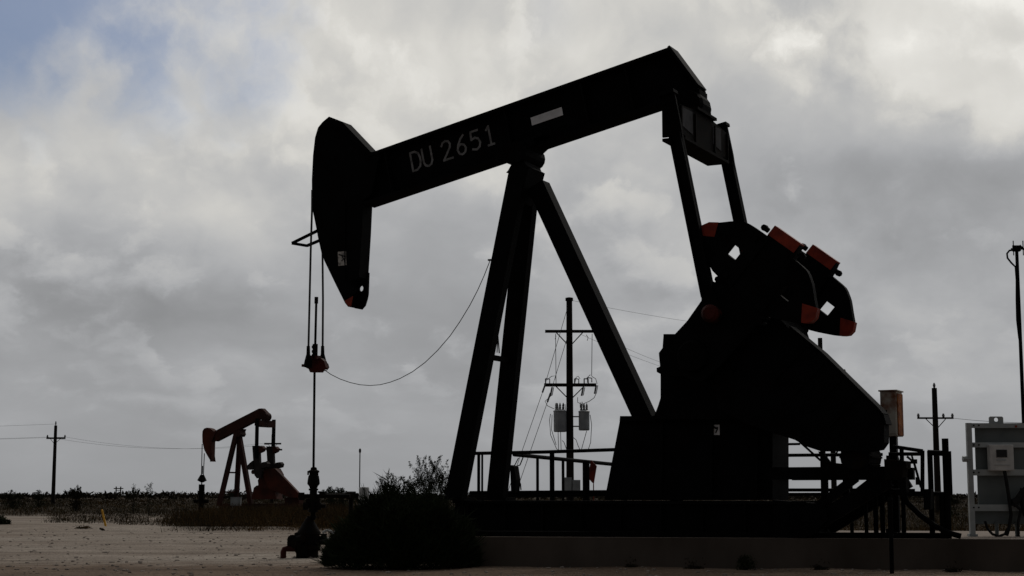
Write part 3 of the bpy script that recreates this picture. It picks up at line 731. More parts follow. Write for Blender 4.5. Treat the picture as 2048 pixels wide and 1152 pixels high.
solo(mb,'gravel',M['stone'],(0,0,0),'loose stones scattered over the sandy gravel ground','gravel',kind='stuff')

# ------------------------------------------------------------------ vegetation
def leafquad(mb, c, s_, elong=1.6):
    d = Vector((R.gauss(0,1),R.gauss(0,1),R.gauss(0,1)+.3)).normalized(); a_ = d.cross(Vector((R.gauss(0,1),R.gauss(0,1),R.gauss(0,1)))).normalized()
    mb.add([c-d*s_*elong, c+a_*s_*.5, c+d*s_*elong, c-a_*s_*.5], [(0,1,2,3)])
def blade(mb, base, h, w, lean):
    d = Vector((R.gauss(0,lean),R.gauss(0,lean),1)); tp = base+d.normalized()*h; a_ = R.random()*3.14; s_ = Vector((math.cos(a_),math.sin(a_),0))*w
    mb.add([base-s_, base+s_, tp], [(0,1,2)])
# the large dark bush in front of the pad : a dense fan of fine grassy shoots
def shootbush(name, base, rx, ry, rz, n, label):
    root = empty(name, base, 0, label, 'bush'); st = MB(); fo = MB()
    for k in range(170):
        a_ = R.random()*6.283; t = R.random()**.6; e = Vector((rx*.8*t*math.cos(a_), ry*.8*t*math.sin(a_), rz*(.95-.75*t*t)*(.6+.35*R.random())))
        st.tube([(e.x*.15,e.y*.15,-.02), e*.55+Vector((0,0,.1)), e], [.012,.007,.003], 4, False)
    for k in range(n):
        a_ = R.random()*6.283; t = R.random()**.5
        lump = .80+.42*noise.noise(Vector((math.cos(a_)*1.6, math.sin(a_)*1.6, t*2.0)))+.30*noise.noise(Vector((math.cos(a_)*5, math.sin(a_)*5, t*5)))
        x_, y_ = rx*t*math.cos(a_), ry*t*math.sin(a_)
        topz = rz*(1-t**3.2)**.62*lump+.05
        z_ = topz*(R.random()**.55)
        o = Vector((x_, y_, z_)); d = Vector((x_/rx*.8+R.gauss(0,.45), y_/ry*.8+R.gauss(0,.45), .75+R.gauss(0,.4))).normalized()
        ln = .05+.10*R.random(); 
        if R.random() < .10: ln *= 1.4+1.6*R.random()
        w_ = d.cross(Vector((R.gauss(0,1),R.gauss(0,1),R.gauss(0,1)))).normalized()*(.004+.007*R.random())
        fo.add([o-w_, o+w_, o+d*ln*.6+w_*.7, o+d*ln, o+d*ln*.55-w_*.7], [(0,1,2,3,4)])
    st.build('stems', M['twig'], root); fo.build('foliage', M['leafdark'], root); return root
def bush(name, base, rx, ry, rz, n, leaf, label, m, nst=60, cat='bush', group=None, lobes=9, up=1.0, lowfill=.25, elong=1.6):
    root = empty(name, base, 0, label, cat, group)
    st = MB(); fo = MB(); lob = []
    for k in range(lobes):
        a_ = 2*math.pi*k/lobes+R.random()*.6; rr = .25+.45*R.random()
        lob.append(Vector((rx*rr*math.cos(a_), ry*rr*math.sin(a_), rz*(.25+.55*R.random()*(1.1-rr)*up))))
    lob.append(Vector((0,0,rz*.55)))
    for k in range(nst):
        l = R.choice(lob); e = l+Vector((R.gauss(0,.25*rx),R.gauss(0,.25*ry),R.gauss(0,.15*rz)+.2*rz)); e.z = min(max(.06, e.z), rz*.9)
        st.tube([(R.gauss(0,.12*rx),R.gauss(0,.12*ry),-.02), e*.55+Vector((0,0,.04)), e], [.012,.008,.003], 4, False)
    for k in range(n):
        l = R.choice(lob); t = R.random()
        p = l+Vector((R.gauss(0,.30*rx),R.gauss(0,.30*ry),R.gauss(0,.19*rz)))
        if R.random() < lowfill: p.z = abs(R.gauss(0,.3*rz)); p.x *= 1.15
        q = Vector((p.x/rx, p.y/ry, p.z/rz)); lim = 1+.22*noise.noise(Vector((p.x*2.2,p.y*2.2,p.z*2.2)))
        if q.length > lim: continue
        if p.z < 0.01: p.z = R.random()*.2
        leafquad(fo, p, leaf*(.5+.8*R.random()), elong)
    # ragged sprigs on the outline
    for k in range(n//90):
        l = R.choice(lob); dirv = Vector((l.x/rx+R.gauss(0,.4), l.y/ry+R.gauss(0,.4), abs(R.gauss(.6,.4)))).normalized()
        p = Vector((dirv.x*rx, dirv.y*ry, dirv.z*rz))*.85
        for j in range(9): leafquad(fo, p+dirv*.035*j*(rz/1.2)+Vector((R.gauss(0,.02),R.gauss(0,.02),R.gauss(0,.02))), leaf*.6, elong)
    st.build('stems', M['twig'], root); fo.build('foliage', m, root)
    return root
bb = G(800, 1137)
shootbush('bush', (bb.x+.02, bb.y+.4, 0), 1.30, 1.0, 1.24, 60000, 'large dark rounded bush in front of the pad, right of the wellhead')
def weed(base, r, h, n, label, m=M['leafdark'], leaf=.018, nm='weed', cat='weed'):
    return bush(nm, base, r, r*.7, h, n, leaf, label, m, 18, cat, None, 6)
b_ = G(1010, 1126); weed((b_.x,b_.y,0), .45, .30, 2600, 'low dark weed patch against the pad just right of the large bush')
b_ = G(1188, 1136); weed((b_.x,b_.y,0), .22, .36, 700, 'sparse small weed growing at the foot of the pad below the fence', M['leaf'])
b_ = G(1490, 1142); weed((b_.x,b_.y,0), .17, .28, 600, 'small leafy weed at the foot of the pad below the pumpjack riser', M['leaf'])
for x_, y_, r_, h_, n_, lab in ((1075,1132,.16,.12,260,'tiny weed in the sand against the pad, just right of the low dark weed patch'),(1262,1139,.13,.10,220,'tiny weed at the pad foot midway between the two taller weeds'),(1385,1141,.2,.08,260,'flat little weed at the pad foot left of the leafy weed'),(1640,1144,.18,.12,240,'small weed at the pad foot left of the dark stake'),(1905,1147,.16,.10,220,'small weed at the pad foot below the instrument rack')):
    b_ = G(x_, y_); weed((b_.x,b_.y,0), r_, h_, n_, lab, M['brush'])
b_ = G(4, 1049); weed((b_.x-.2,b_.y,0), .65, .42, 1500, 'low dark shrub on the sand at the left edge', M['leafdark'], .045, 'shrub', 'shrub')
b_ = G(165, 1062); weed((b_.x,b_.y,0), .35, .2, 300, 'small dry tuft on the low sand bank left of the yellow marker', M['straw'], .03, 'tuft', 'grass tuft')

# tall shrubs / small trees on the horizon
def shrub_tree(name, x, d, ytop, halfw, dens, label, cat, leaf=None, trunks=4, wisp=.5, base_z=0, m=None):
    base = W(x, 990, d); base.z = 0
    hgt = W(x, ytop, d).z; px = d/F; hw = halfw*px; leaf = leaf or 1.35*px
    root = empty(name, base, 0, label, cat); tr_ = MB(); cr_ = MB()
    def plume(o_, e, w_, n_):                      # leaves gathered along one upward sprig
        for q in range(n_):
            t2 = R.random()**.7; p = o_.lerp(e, t2); k_ = w_*(1.05-.75*t2)
            leafquad(cr_, p+Vector((R.gauss(0,k_),R.gauss(0,k_),R.gauss(0,k_*.8))), leaf*(.45+.8*R.random()), 1.4)
    for k in range(trunks):
        a_ = 2*math.pi*(k+R.random()*.7)/trunks; ro = hw*(.25+.75*R.random())
        top = Vector((math.cos(a_)*ro, math.sin(a_)*ro*.8, hgt*(.55+.40*R.random()*(1.2-.4*ro/hw))))
        if k == 0: top = Vector((R.gauss(0,.15)*hw, 0, hgt))
        mid = Vector((top.x*.45+R.gauss(0,.1)*hw, top.y*.45, hgt*.38))
        tr_.tube([(R.gauss(0,.06*hw),0,-.05), mid, top], [.8*px,.55*px,.15*px], 5, False)
        plume(mid.lerp(top,.45), top+Vector((0,0,.02*hgt)), 3.0*px*wisp+.02*hw, int(dens*1.1))
        for j in range(4):
            o_ = mid.lerp(top, .1+.75*R.random())
            e = o_+Vector((R.gauss(0,.30*hw), R.gauss(0,.3*hw), (.08+.20*R.random())*hgt)); e.z = min(e.z, hgt*.99)
            tr_.tube([o_, e], [.35*px,.12*px], 4, False)
            plume(o_.lerp(e,.3), e+(e-o_)*.15, 2.6*px*wisp+.03*hw, int(dens*.75))
        for q in range(int(dens*1.2)):
            p = Vector((R.gauss(0,.45*hw),R.gauss(0,.4*hw), hgt*.42*R.random())); leafquad(cr_, p, leaf*(.5+R.random()))
    tr_.build('trunk', M['twig'], root); cr_.build('crown', m or M['leaf'], root); return root
shrub_tree('tree', 862, 58, 914, 38, 110, 'airy mesquite tree left of the front pumpjack legs, rising behind the bush', 'tree', trunks=13, wisp=.9)
shrub_tree('tree', 893, 62, 930, 28, 95, 'smaller mesquite tree partly behind the left pumpjack leg', 'tree', trunks=9, wisp=.9)
shrub_tree('shrub', 797, 56, 954, 36, 100, 'leafy shrub behind the large bush, nearest the white tank', 'shrub', trunks=8, wisp=1)
shrub_tree('shrub', 835, 54, 950, 36, 110, 'dense shrub at the foot of the airy mesquite tree', 'shrub', trunks=8, wisp=1)
shrub_tree('shrub', 766, 58, 964, 28, 90, 'low shrub just right of the white tank', 'shrub', trunks=6, wisp=1)
shrub_tree('shrub', 663, 150, 974, 16, 55, 'round dark shrub on the horizon just right of the wellhead', 'shrub', trunks=7, wisp=1.1)
shrub_tree('shrub', 686, 150, 977, 12, 50, 'smaller dark shrub between the round shrub and the white tank', 'shrub', trunks=6, wisp=1.1)
shrub_tree('shrub', 152, 120, 972, 15, 60, 'dark lopsided shrub on the horizon right of the leftmost utility pole', 'shrub', trunks=7, wisp=.9, m=M['brush'])
shrub_tree('shrub', 27, 140, 981, 26, 50, 'wide low shrub on the horizon at the far left', 'shrub', trunks=7, wisp=1)
shrub_tree('shrub', 80, 150, 982, 16, 40, 'low shrub on the horizon just left of the leftmost utility pole', 'shrub', trunks=5, wisp=1)
shrub_tree('shrub', 268, 100, 968, 12, 20, 'wispy upright shrub right of the far H-shaped pylon', 'shrub', trunks=4, wisp=.8)
shrub_tree('shrub', 298, 100, 966, 12, 16, 'thin leaning shrub between the H-shaped pylon and the red pumpjack', 'shrub', trunks=3, wisp=.8)
shrub_tree('shrub', 470, 125, 978, 18, 45, 'low shrub seen through the legs of the red pumpjack', 'shrub', trunks=6, wisp=1)
shrub_tree('shrub', 1902, 90, 985, 20, 50, 'low shrub on the horizon left of the grey rack', 'shrub', trunks=6, wisp=1)
shrub_tree('shrub', 960, 80, 982, 14, 40, 'low shrub seen between the front pumpjack legs', 'shrub', trunks=6, wisp=1)

# brush-covered plain
def edge(x, y):                                # where the brush begins (distance from the viewer), as a function of bearing
    b_ = x/y*F+1024
    if b_ > 1600: return 34.0
    if b_ > 700: return 40.0
    if b_ > 345: return 53.5+1.2*noise.noise(Vector((b_*.03,0,0)))
    base = 92 if b_ < 112 else 72
    if 112 <= b_: base = 72-(b_-112)/233*9
    return base+5*noise.noise(Vector((b_*.02,5,0)))
mb = MB()
def clump(x, y, h, mi, n, w):
    mb.mi = mi
    for k in range(n):
        p = Vector((x+R.gauss(0,.45*h+.15), y+R.gauss(0,.45*h+.15), -.03)); blade(mb, p, h*(.35+.75*R.random()**1.5), w*(.5+.7*R.random()), .55)
    for k in range(n):
        leafquad(mb, Vector((x+R.gauss(0,.5*h+.05), y+R.gauss(0,.5*h), h*abs(R.gauss(.2,.22)))), w*2.0, 1.1)
cnt = 0
while cnt < 12500:
    y = 36*math.exp(R.random()**1.15*math.log(420/36)); x = (R.random()-.5)*.74*y
    e = edge(x, y)
    if y < e: continue
    pn = noise.noise(Vector((x*.07, y*.03, 2))); pn2 = noise.noise(Vector((x*.02, y*.012, 7)))
    bpx = x/y*F+1024
    near = (y-e) < 22
    r_ = R.random()+pn*.35
    if near and bpx > 420: mi = 0 if r_ < .50 else (1 if r_ < .85 else 2)
    elif near: mi = 1 if r_ < .45 else (0 if r_ < .68 else 2)
    else: mi = 2 if r_ < .48+pn2*.6 else (1 if r_ < .85 else 0)
    h = (.22+.38*R.random()**2)*(1+.7*pn)
    if mi == 2: h *= 1.35
    if y > 100: h = .35+.45*R.random()*(1+pn2)
    if near and bpx > 345 and y-e > 3: h *= 1.5
    if y < 105 and 380 < bpx < 640 and y-e > 4: h = max(h, .35+.5*R.random())
    clump(x, y, max(.12, min(h, 1.0)), mi, 10 if y < 120 else 7, (.012 if y < 80 else .012*y/80)*1.2); cnt += 1
cnt = 0
while cnt < 5200:
    y = 53+38*R.random()**1.5; bpx = 330+470*R.random(); x = (bpx-1024)/F*y; e = edge(x, y)
    fade = min(1, max(0, (bpx-330+60*noise.noise(Vector((y*.15, 3, 1))))/150))
    if y < e+.2 or R.random() > fade*fade+.05: continue
    pn = noise.noise(Vector((x*.12, y*.06, 12))); r_ = R.random()+.4*pn
    mi = 0 if r_ < .55 else (1 if r_ < .9 else 2)
    h = min(.95, (.16+.028*(y-e)+.25*R.random())*(1+.6*pn)*(.45+.55*fade))
    clump(x, y, max(.12, h), mi, 9, .015); cnt += 1
solo(mb,'brush',[M['straw'],M['olive'],M['brush']],(0,0,0),'dry grass and low brush covering the plain to the horizon','brush',kind='stuff')
# far-off wood line reading as one dark mass
mb = MB()
for k in range(5200):
    y = 420+900*R.random(); x = (R.random()-.5)*.8*y; h = .7+2.2*max(0,noise.noise(Vector((x*.012,y*.004,1))))+1.2*max(0,noise.noise(Vector((x*.05,y*.01,4))))+.3*R.random()
    for j in range(5): leafquad(mb, Vector((x+R.gauss(0,1.5), y, h*R.random())), .45+.35*R.random(), 1.3)
solo(mb,'scrub_line',M['brush'],(0,700,0),'far dark scrub line along the horizon','scrub',kind='stuff')

# ------------------------------------------------------------------ utility poles and wires
def pole(x, d, ytop, rtop, label, arms, name='utility_pole', group=None, extra=None, xb=None):
    top = W(x, ytop, d); root = empty(name, (top.x, top.y, 0), 0, label, 'utility pole', group); s_ = d/F
    mb = MB(); mb.tube([(0,0,-.1),(0,0,top.z)], [rtop*1.35, rtop], 10); mb.build('pole', M['wood'], root)
    for y, x0, x1, th in arms:
        z = W(x, y, d).z; a_ = W(x0, y, d).x-top.x; b_ = W(x1, y, d).x-top.x
        mb = MB(); mb.box(((a_+b_)/2, -rtop-.06, z), (b_-a_, .1, th)); 
        for sg, e in ((-1, a_), (1, b_)):
            mb.bar((0,-rtop-.06,z-.75),(e*.55,-rtop-.06,z-.05),.05,.05)
        mb.build('crossarm', M['wood'], root)
    return root, top
# the near pole with transformers
pd_ = 78.0
up_, ut = pole(1138.5, pd_, 597, .15, 'tall dark utility pole carrying two crossarms and grey transformers, seen behind the pumpjack legs', [(663.5,1090,1187,.14),(770.5,1088,1192,.16)])
def U(x, y, dy=0): p = W(x, y, pd_); return Vector((p.x-ut.x, dy, p.z))
mb = MB(); mb.lathe((0,0,ut.z),[(.19,-.12),(.19,.03),(.05,.06)],10); mb.build('pole_cap', M['steel'], up_)
for x0, x1, y0, y1 in ((1107,1133,822,864),(1157,1179,823,861)):
    mb = MB(); a_, b_ = U(x0, y0), U(x1, y1); cx = (a_.x+b_.x)/2; r_ = (b_.x-a_.x)/2
    mb.lathe((cx,-.1,0),[(r_*.9,b_.z),(r_,b_.z+.04),(r_,a_.z-.05),(r_*1.06,a_.z-.04),(r_*1.06,a_.z),(r_*.7,a_.z+.06)],16)
    mb.box((cx*.5,0,a_.z-.25),(abs(cx),.06,.06)); mb.box((cx*.5,0,b_.z+.2),(abs(cx),.06,.06))
    tf = mb.build('transformer', M['xfmr'], up_)
    for k_ in (-.5,0,.5):
        m2 = MB(); m2.lathe((cx+k_*r_,-.1,a_.z+.05),[(.05,0),(.07,.06),(.04,.08),(.07,.13),(.04,.16),(.06,.2),(.02,.34)],8); m2.build('bushing', M['insul'], tf)
for x, y in ((1091,762),(1149,762),(1168,762),(1175,760)):
    mb = MB(); p = U(x, y+6, -.2); mb.tube([p, p+Vector((0,0,.25))],.035,6); mb.tube([p+Vector((0,0,.25)),p+Vector((.2,0,.22)),p+Vector((.2,0,.02))],.03,6); mb.build('cutout', M['insul'], up_)
for x, y in ((1104,784),(1166,784),(1192,780)):
    mb = MB(); p = U(x, y-9, -.2); mb.tube([p, p+Vector((-.08,0,-.42))],.05,6); mb.tube([p+Vector((.08,0,0)), p+Vector((.0,0,-.40))],.02,5); mb.build('surge_arrester', M['insul'], up_)
def jump(*pp, r=.016): 
    mb.tube([U(x, y, -.15) for x, y in pp], r, 5, False)
mb = MB()
jump((1094,760),(1103,753),(1111,752),(1112,766)); jump((1150,765),(1152,755),(1156,753),(1160,758)); jump((1172,758),(1180,750),(1183,752),(1184,668)); jump((1183,753),(1191,758),(1194,768))
jump((1104,790),(1090,803),(1095,812),(1108,818)); jump((1193,785),(1188,796),(1178,803),(1164,809),(1155,805),(1155,795)); jump((1112,770),(1111,668))
jump((1110,820),(1111,807),(1115,807),(1117,822)); jump((1124,820),(1126,809),(1130,809),(1131,820)); jump((1160,815),(1160,806),(1164,804),(1166,815))
jump((1101,828),(1099,840),(1101,870),(1113,898),(1121,903)); jump((1104,830),(1103,860),(1112,890)); jump((1180,830),(1183,850),(1181,885),(1176,900)); jump((1173,862),(1168,880),(1163,898)); jump((1146,875),(1152,880),(1156,892),(1160,900)); jump((1116,864),(1117,900)); jump((1121,864),(1122,900))
jump((1135,905),(1128,885),(1124,881)); jump((1172,670),(1176,676),(1174,682)); jump((1112,672),(1110,679)); mb.build('jumper_wire', M['cable'], up_)
for x0, x1, y0, y1 in ((1124,1143,955,987),(1144,1160,960,990)):
    mb = MB(); a_, b_ = U(x0,y0), U(x1,y1); mb.box(((a_.x+b_.x)/2,-.35,(a_.z+b_.z)/2),(b_.x-a_.x,.3,a_.z-b_.z)); mb.box(((a_.x+b_.x)/2,-.52,(a_.z+b_.z)/2),((b_.x-a_.x)*.85,.03,(a_.z-b_.z)*.85)); mb.box(((a_.x+b_.x)/2,-.2,(a_.z+b_.z)/2),(.2,.15,.1)); mb.build('meter_box', M['galv'], up_)
# guy wires
for pts, lab in ((((1136,612),(1088,776),(1036,925)), 'upper thin guy wire slanting down left from the transformer pole top'),(((1133,680),(1098,795),(1040,962)), 'lower thin guy wire slanting down left from the transformer pole')):
    mb = MB(); p3 = [W(x, y, pd_-2*i) for i, (x, y) in enumerate(pts)]; dv = (p3[-1]-p3[1]); p3[-1] = p3[1]+dv*((-.05-p3[1].z)/dv.z)
    mb.tube(p3, .014, 5); mb.tube([p3[1]-dv.normalized()*.25, p3[1]+dv.normalized()*.25], .045, 6)
    solo(mb,'guy_wire',M['cable'],(p3[-1].x,p3[-1].y,0),lab,'wire','guy wires of the transformer pole')
def wire(pts, r, lab, grp='overhead wires', sag=.4):
    mb = MB(); a_, b_ = pts; L_ = 14; p3 = [a_.lerp(b_, t/L_)-Vector((0,0,sag*4*(t/L_)*(1-t/L_))) for t in range(L_+1)]
    mb.tube(p3, r, 5, False); solo(mb,'overhead_wire',M['cable'],tuple(p3[0]),lab,'wire',grp)
for (x0,y0),(x1,y1),lab in (((1139,600),(1420,643),'thin topmost wire running right from the transformer pole to behind the pumpjack'),((1184,664),(1330,722),'thin wire from the right end of the upper crossarm to behind the gearbox'),((1160,668),(1330,730),'lower thin wire from the upper crossarm to behind the gearbox')):
    a_ = W(x0,y0,pd_); b_ = W(x1,y1,105); v = b_-a_; wire((a_, a_+v*1.6), .008, lab, None, .2)
# far left pole and wires
lp, ltp = pole(111.5, 205, 851, .19, 'leftmost utility pole with a single crossarm standing in the brush', [(876.5,94,132,.22)])
def insul(root, c, prof):
    mb = MB(); mb.lathe(c, prof, 6); mb.build('insulator', M['insul'], root)
for x in (96,131): p = W(x,873,205); insul(lp, (p.x-ltp.x,-.25,p.z),[(.08,-.2),(.12,0),(.06,.2)])
insul(lp, (0,0,ltp.z),[(.06,0),(.1,.3),(.05,.55)])
lq, lqt = pole(546, 215, 869, .2, 'utility pole with two crossarms directly behind the red pumpjack', [(887.5,529,563,.22),(899.5,533,565,.22)])
for k_, (x, y) in enumerate(((95,874),(131,874),(112,848))):
    a_ = W(x, y, 205); lb_ = ['near end of the crossarm','far end of the crossarm','pole top'][k_]
    b_ = a_+Vector((-60, 25, 0)); wire((a_, b_), .013, 'faint wire running left out of frame from the leftmost pole\'s '+['near arm end','far arm end','top'][k_], None, .25)
    if k_ < 2:
        b_ = W([531,562][k_], 886, 215); wire((a_, b_), .012, 'faint wire from leftmost pole to the pole behind the red pumpjack, '+['left arm ends','right arm ends'][k_], None, 1.1)
# far H frame
hf = W(235, 990, 1500); he = empty('pylon', (hf.x, hf.y, 0), 0, 'tiny far H-shaped power pylon on the horizon', 'pylon')
for x in (232.5, 241.5):
    mb = MB(); p = W(x, 973, 1500); mb.tube([(p.x-hf.x,0,0),(p.x-hf.x,0,p.z)],.6,6); mb.build('leg', M['wood'], he)
mb = MB(); p = W(236, 977, 1500); mb.box((.9,-.5,p.z),(9.0,.4,.9)); mb.box((.9,-.5,p.z-1.8),(5,.3,.5)); mb.build('crossarm', M['wood'], he)
# right pole
rp_, rpt = pole(1868.5, 108, 776, .17, 'rightmost utility pole with one pale crossarm, behind the guard fence', [(836.5,1833,1905,.12)])
for x in (1835,1885,1903): p = W(x,832,108); insul(rp_, (p.x-rpt.x,-.22,p.z),[(.06,-.12),(.1,.02),(.05,.16)])
insul(rp_, (0,0,rpt.z),[(.06,0),(.1,.2),(.04,.35)])
wire((W(1904,836,108), W(2300,842,60)), .013, 'thin overhead wire running right from the pale crossarm of the rightmost pole', None, .2)
pole(1640, 60, 676, .085, 'thin dark post rising behind the belt guard below the far counterweight', [])
hp, hpt = pole(1662, 110, 736, .15, 'utility pole hidden behind the belt guard, only its crossarm end showing', [(746,1636,1689,.1)])
for x in (1676, 1688): p = W(x, 743, 110); insul(hp, (p.x-hpt.x,-.2,p.z),[(.05,-.1),(.09,.02),(.04,.14)])
# thin pole and white tank far off
p = W(720, 901, 160); mb = MB(); mb.tube([(p.x,p.y,0),(p.x,p.y,p.z)],.06,6); mb.lathe((p.x,p.y,p.z),[(.05,-.3),(.12,-.1),(.12,.1),(.05,.2)],6)
solo(mb,'mast',M['cable'],(p.x,p.y,0),'thin lone mast above the white tank','mast')
a_, b_ = W(718,974,158), W(738,974,158); cx = (a_.x+b_.x)/2; r_ = (b_.x-a_.x)/2
tk = empty('tank',(cx,158,0),0,'small pale cylindrical tank on the horizon below the thin mast','tank')
mb = MB(); mb.lathe((0,0,0),[(r_,0),(r_,a_.z-.12),(r_*.95,a_.z-.03),(r_*.3,a_.z)],16); mb.build('shell',M['offwhite'],tk)
mb = MB(); mb.tube([(-.1,-r_-.03,0),(-.1,-r_-.03,a_.z)],.03,5); mb.tube([(.15,-r_-.03,0),(.15,-r_-.03,a_.z)],.03,5)
for k_ in range(5): mb.tube([(-.1,-r_-.03,.3*k_+.3),(.15,-r_-.03,.3*k_+.3)],.02,5)
mb.build('ladder',M['galv'],tk)
# yellow marker
a_, b_ = G(213.5,1056), W(204.5,1022,G(213.5,1056).y); mb = MB(); mb.tube([a_-Vector((0,0,.1)), b_],[.042,.038],8); mb.tube([b_,b_+Vector((-.02,0,.06))],[.045,.025],8)
solo(mb,'marker_post',M['yellow'],(a_.x,a_.y,0),'leaning yellow marker post on the sandy bank','marker post')
b_ = G(205,1063); mb = MB(); mb.tube([b_+Vector((-.1,0,.1)),b_+Vector((.0,0,.07)),b_+Vector((.08,0,0))],[.03,.045,.04],6); solo(mb,'stick',M['twig'],(b_.x,b_.y,0),'short dark stick on the ground beside the yellow marker post','stick')

# ------------------------------------------------------------------ guard fence behind the pump (left part)
FY = 1.9
gf = empty('guard_fence', FR.world(FR.at(1090,990,FY)[0], FY, Zp), -TH, 'dark pipe guard fence behind the pumpjack legs', 'fence')
OG = Vector((FR.at(1090,990,FY)[0], FY, Zp))
def rail(pts, r, name, par, off, fr=P, yl=FY):
    mb = MB(); mb.tube([fr(x, y, yl) for x, y in pts], r, 8); return mb.build(name, M['black'], par, off)
rail([(940,907),(1090,904),(1300,897)], .034, 'rail', gf, OG); rail([(940,992),(1240,988)], .04, 'rail', gf, OG)
rail([(940,985),(1240,983)], .03, 'rail', gf, OG)
for x, y0, w in ((957.5,909,.032),(964.5,909,.022),(1075,915,.03),(1104,904,.05),(1126,920,.03),(1172,922,.072)):
    mb = MB(); a_ = P(x, y0, FY); mb.tube([a_, (a_.x, FY, Zp)], w, 8); mb.build('post', M['black'], gf, OG)
rail([(1530,911),(1765,909)], .03, 'rail', gf, OG); rail([(1530,889),(1600,888)], .022, 'rail', gf, OG); rail([(1530,980),(1790,980)], .03, 'rail', gf, OG); rail([(1530,989),(1790,988)], .03, 'rail', gf, OG)
for x in (1560, 1700, 1776):
    mb = MB(); a_ = P(x, 911, FY); mb.tube([a_, (a_.x, FY, Zp)], .035, 8); mb.build('post', M['black'], gf, OG)
# fence leg receding to the far side
a_ = P(1028, 909, FY); b_ = W(1250, 931, 35.5); mw = FR.world(a_.x, FY, a_.z)
mb = MB(); mb.tube([mw, b_], .04, 8); dv = b_-mw
f2 = empty('guard_fence', (b_.x, b_.y, Zp), 0, 'receding side rail of the pipe guard fence, behind the transformer pole foot', 'fence')
mb.build('rail', M['black'], f2, (b_.x, b_.y, Zp))
mb = MB(); mb.tube([b_, (b_.x,b_.y,0)], .04, 8); mb.build('post', M['black'], f2, (b_.x,b_.y,Zp))
mb = MB(); 
bx_ = P(1033, 950, FY-.1); mb.slab(*trace([(1020,930),(1028,933),(1032,960),(1030,985),(1022,985)], FY-.2, FY)); 
mb.tube([P(1026,935,FY),P(1040,930,FY),P(1046,915,FY),P(1044,908,FY)],.012,6); mb.tube([P(1030,945,FY),P(1036,958,FY),P(1041,968,FY),P(1042,980,FY)],.012,6); mb.tube([P(1027,935,FY),P(1037,916,FY)],.010,6)
o_ = FR.world(FR.at(1028,985,FY)[0], FY, Zp); k_ = mb.build('cable_box', M['black'], None, Vector((FR.at(1028,985,FY)[0], FY, Zp))); k_.location = o_; k_.rotation_euler = (0,0,-TH)
tag(k_, 'small black junction box with loose cables beside the right front pumpjack leg', 'junction box')
# dull red panel beside the thick post
b_ = W(1186, 968, 32.5); mb = MB(); q = [W(x, y, 32.5) for x, y in ((1182,920),(1193,932),(1187,968),(1175,955))]
mb.slab(q, [p+Vector((.01,.03,0)) for p in q]); m_ = (q[2]+q[3])/2; mb.tube([(q[2]),(q[2].x,q[2].y,.3)],.012,6)
solo(mb,'marker_flag',M['redcloth'],(m_.x,m_.y,.3),'tilted dull red panel beside the thick fence post','panel')

# ------------------------------------------------------------------ guard fence and boxes at the right, along the pad edge
def FE(x, y, back=.3):                         # point on the vertical plane just behind the pad's front edge
    r = ray(x, y); k = (25.4-26.95)/8.35
    t = (26.95+.2*k+back)/(r.y-k*r.x); return Vector((0,0,H))+r*t
o_ = FE(1820,1072); gr = empty('guard_fence', (o_.x,o_.y,Zp), 0, 'dark pipe guard fence along the pad edge at the rear of the pumpjack', 'fence'); OR_ = Vector((o_.x,o_.y,Zp))
def frail(pts, r, name='rail', back=.3):
    mb = MB(); mb.tube([FE(x,y,back) for x,y in pts], r, 8); mb.build(name, M['black'], gr, OR_)
frail([(1777,908),(1846,908)],.03); frail([(1786,893),(1846,902)],.03); frail([(1855,905),(1896,907)],.045); frail([(1750,985),(1896,988)],.035); frail([(1742,980),(1830,980)],.02)
for x, y0, r in ((1731,990,.032),(1750,978,.04),(1763.5,975,.04),(1778,955,.04),(1803,893,.036),(1859.5,902,.045),(1883,985,.04)):
    mb = MB(); a_ = FE(x,y0); mb.tube([a_,(a_.x,a_.y,Zp)],r,8); mb.build('post',M['black'],gr,OR_)
mb = MB(); a_, b_ = FE(1845,901), FE(1845,984); mb.tube([a_,b_],.034,8); mb.build('post',M['black'],gr,OR_)
mb = MB(); a_ = FE(1890,877); mb.tube([a_,(a_.x,a_.y,Zp)],.055,8); mb.box((a_.x+.05,a_.y,1.55),(.06,.1,.7)); mb.build('post',M['black'],gr,OR_)
# long base beam lying on the pad edge
mb = MB(); a_, b_ = FE(905,1072,.22), FE(1897,1072,.22); 
mb.bar((a_.x,a_.y,Zp+.045),(b_.x,b_.y,Zp+.045),.12,.09,Vector((0,0,1)))
solo(mb,'base_beam',M['black'],((a_.x+b_.x)/2,(a_.y+b_.y)/2,Zp),'long low dark beam lying along the front edge of the pad','beam')
mb = MB(); pts = [FE(x,y,.15) for x,y in ((1806,985),(1814,1005),(1840,1030),(1870,1052),(1889,1062),(1905,1068),(1922,1072))]; pts[-1].z = Zp+.04; pts[-2].z = max(pts[-2].z, Zp+.05)
mb.tube(pts,.045,8); solo(mb,'conduit',M['black'],tuple(pts[-1]),'thick dark flexible conduit drooping from the fence to the pad','conduit')
a_ = G(1784,1149); mb = MB(); t_ = W(1778,1000,a_.y); mb.tube([(a_.x,a_.y,-.1),(t_.x+.02,a_.y,t_.z)],.033,8); mb.tube([(t_.x+.02,a_.y,t_.z),(t_.x+.02,a_.y,t_.z+.04)],[.045,.03],8); mb.box((a_.x-.01,a_.y,.66),(.12,.05,.06))
solo(mb,'stake',M['black'],(a_.x,a_.y,0),'thin dark stake standing in front of the pad at the lower right','stake')
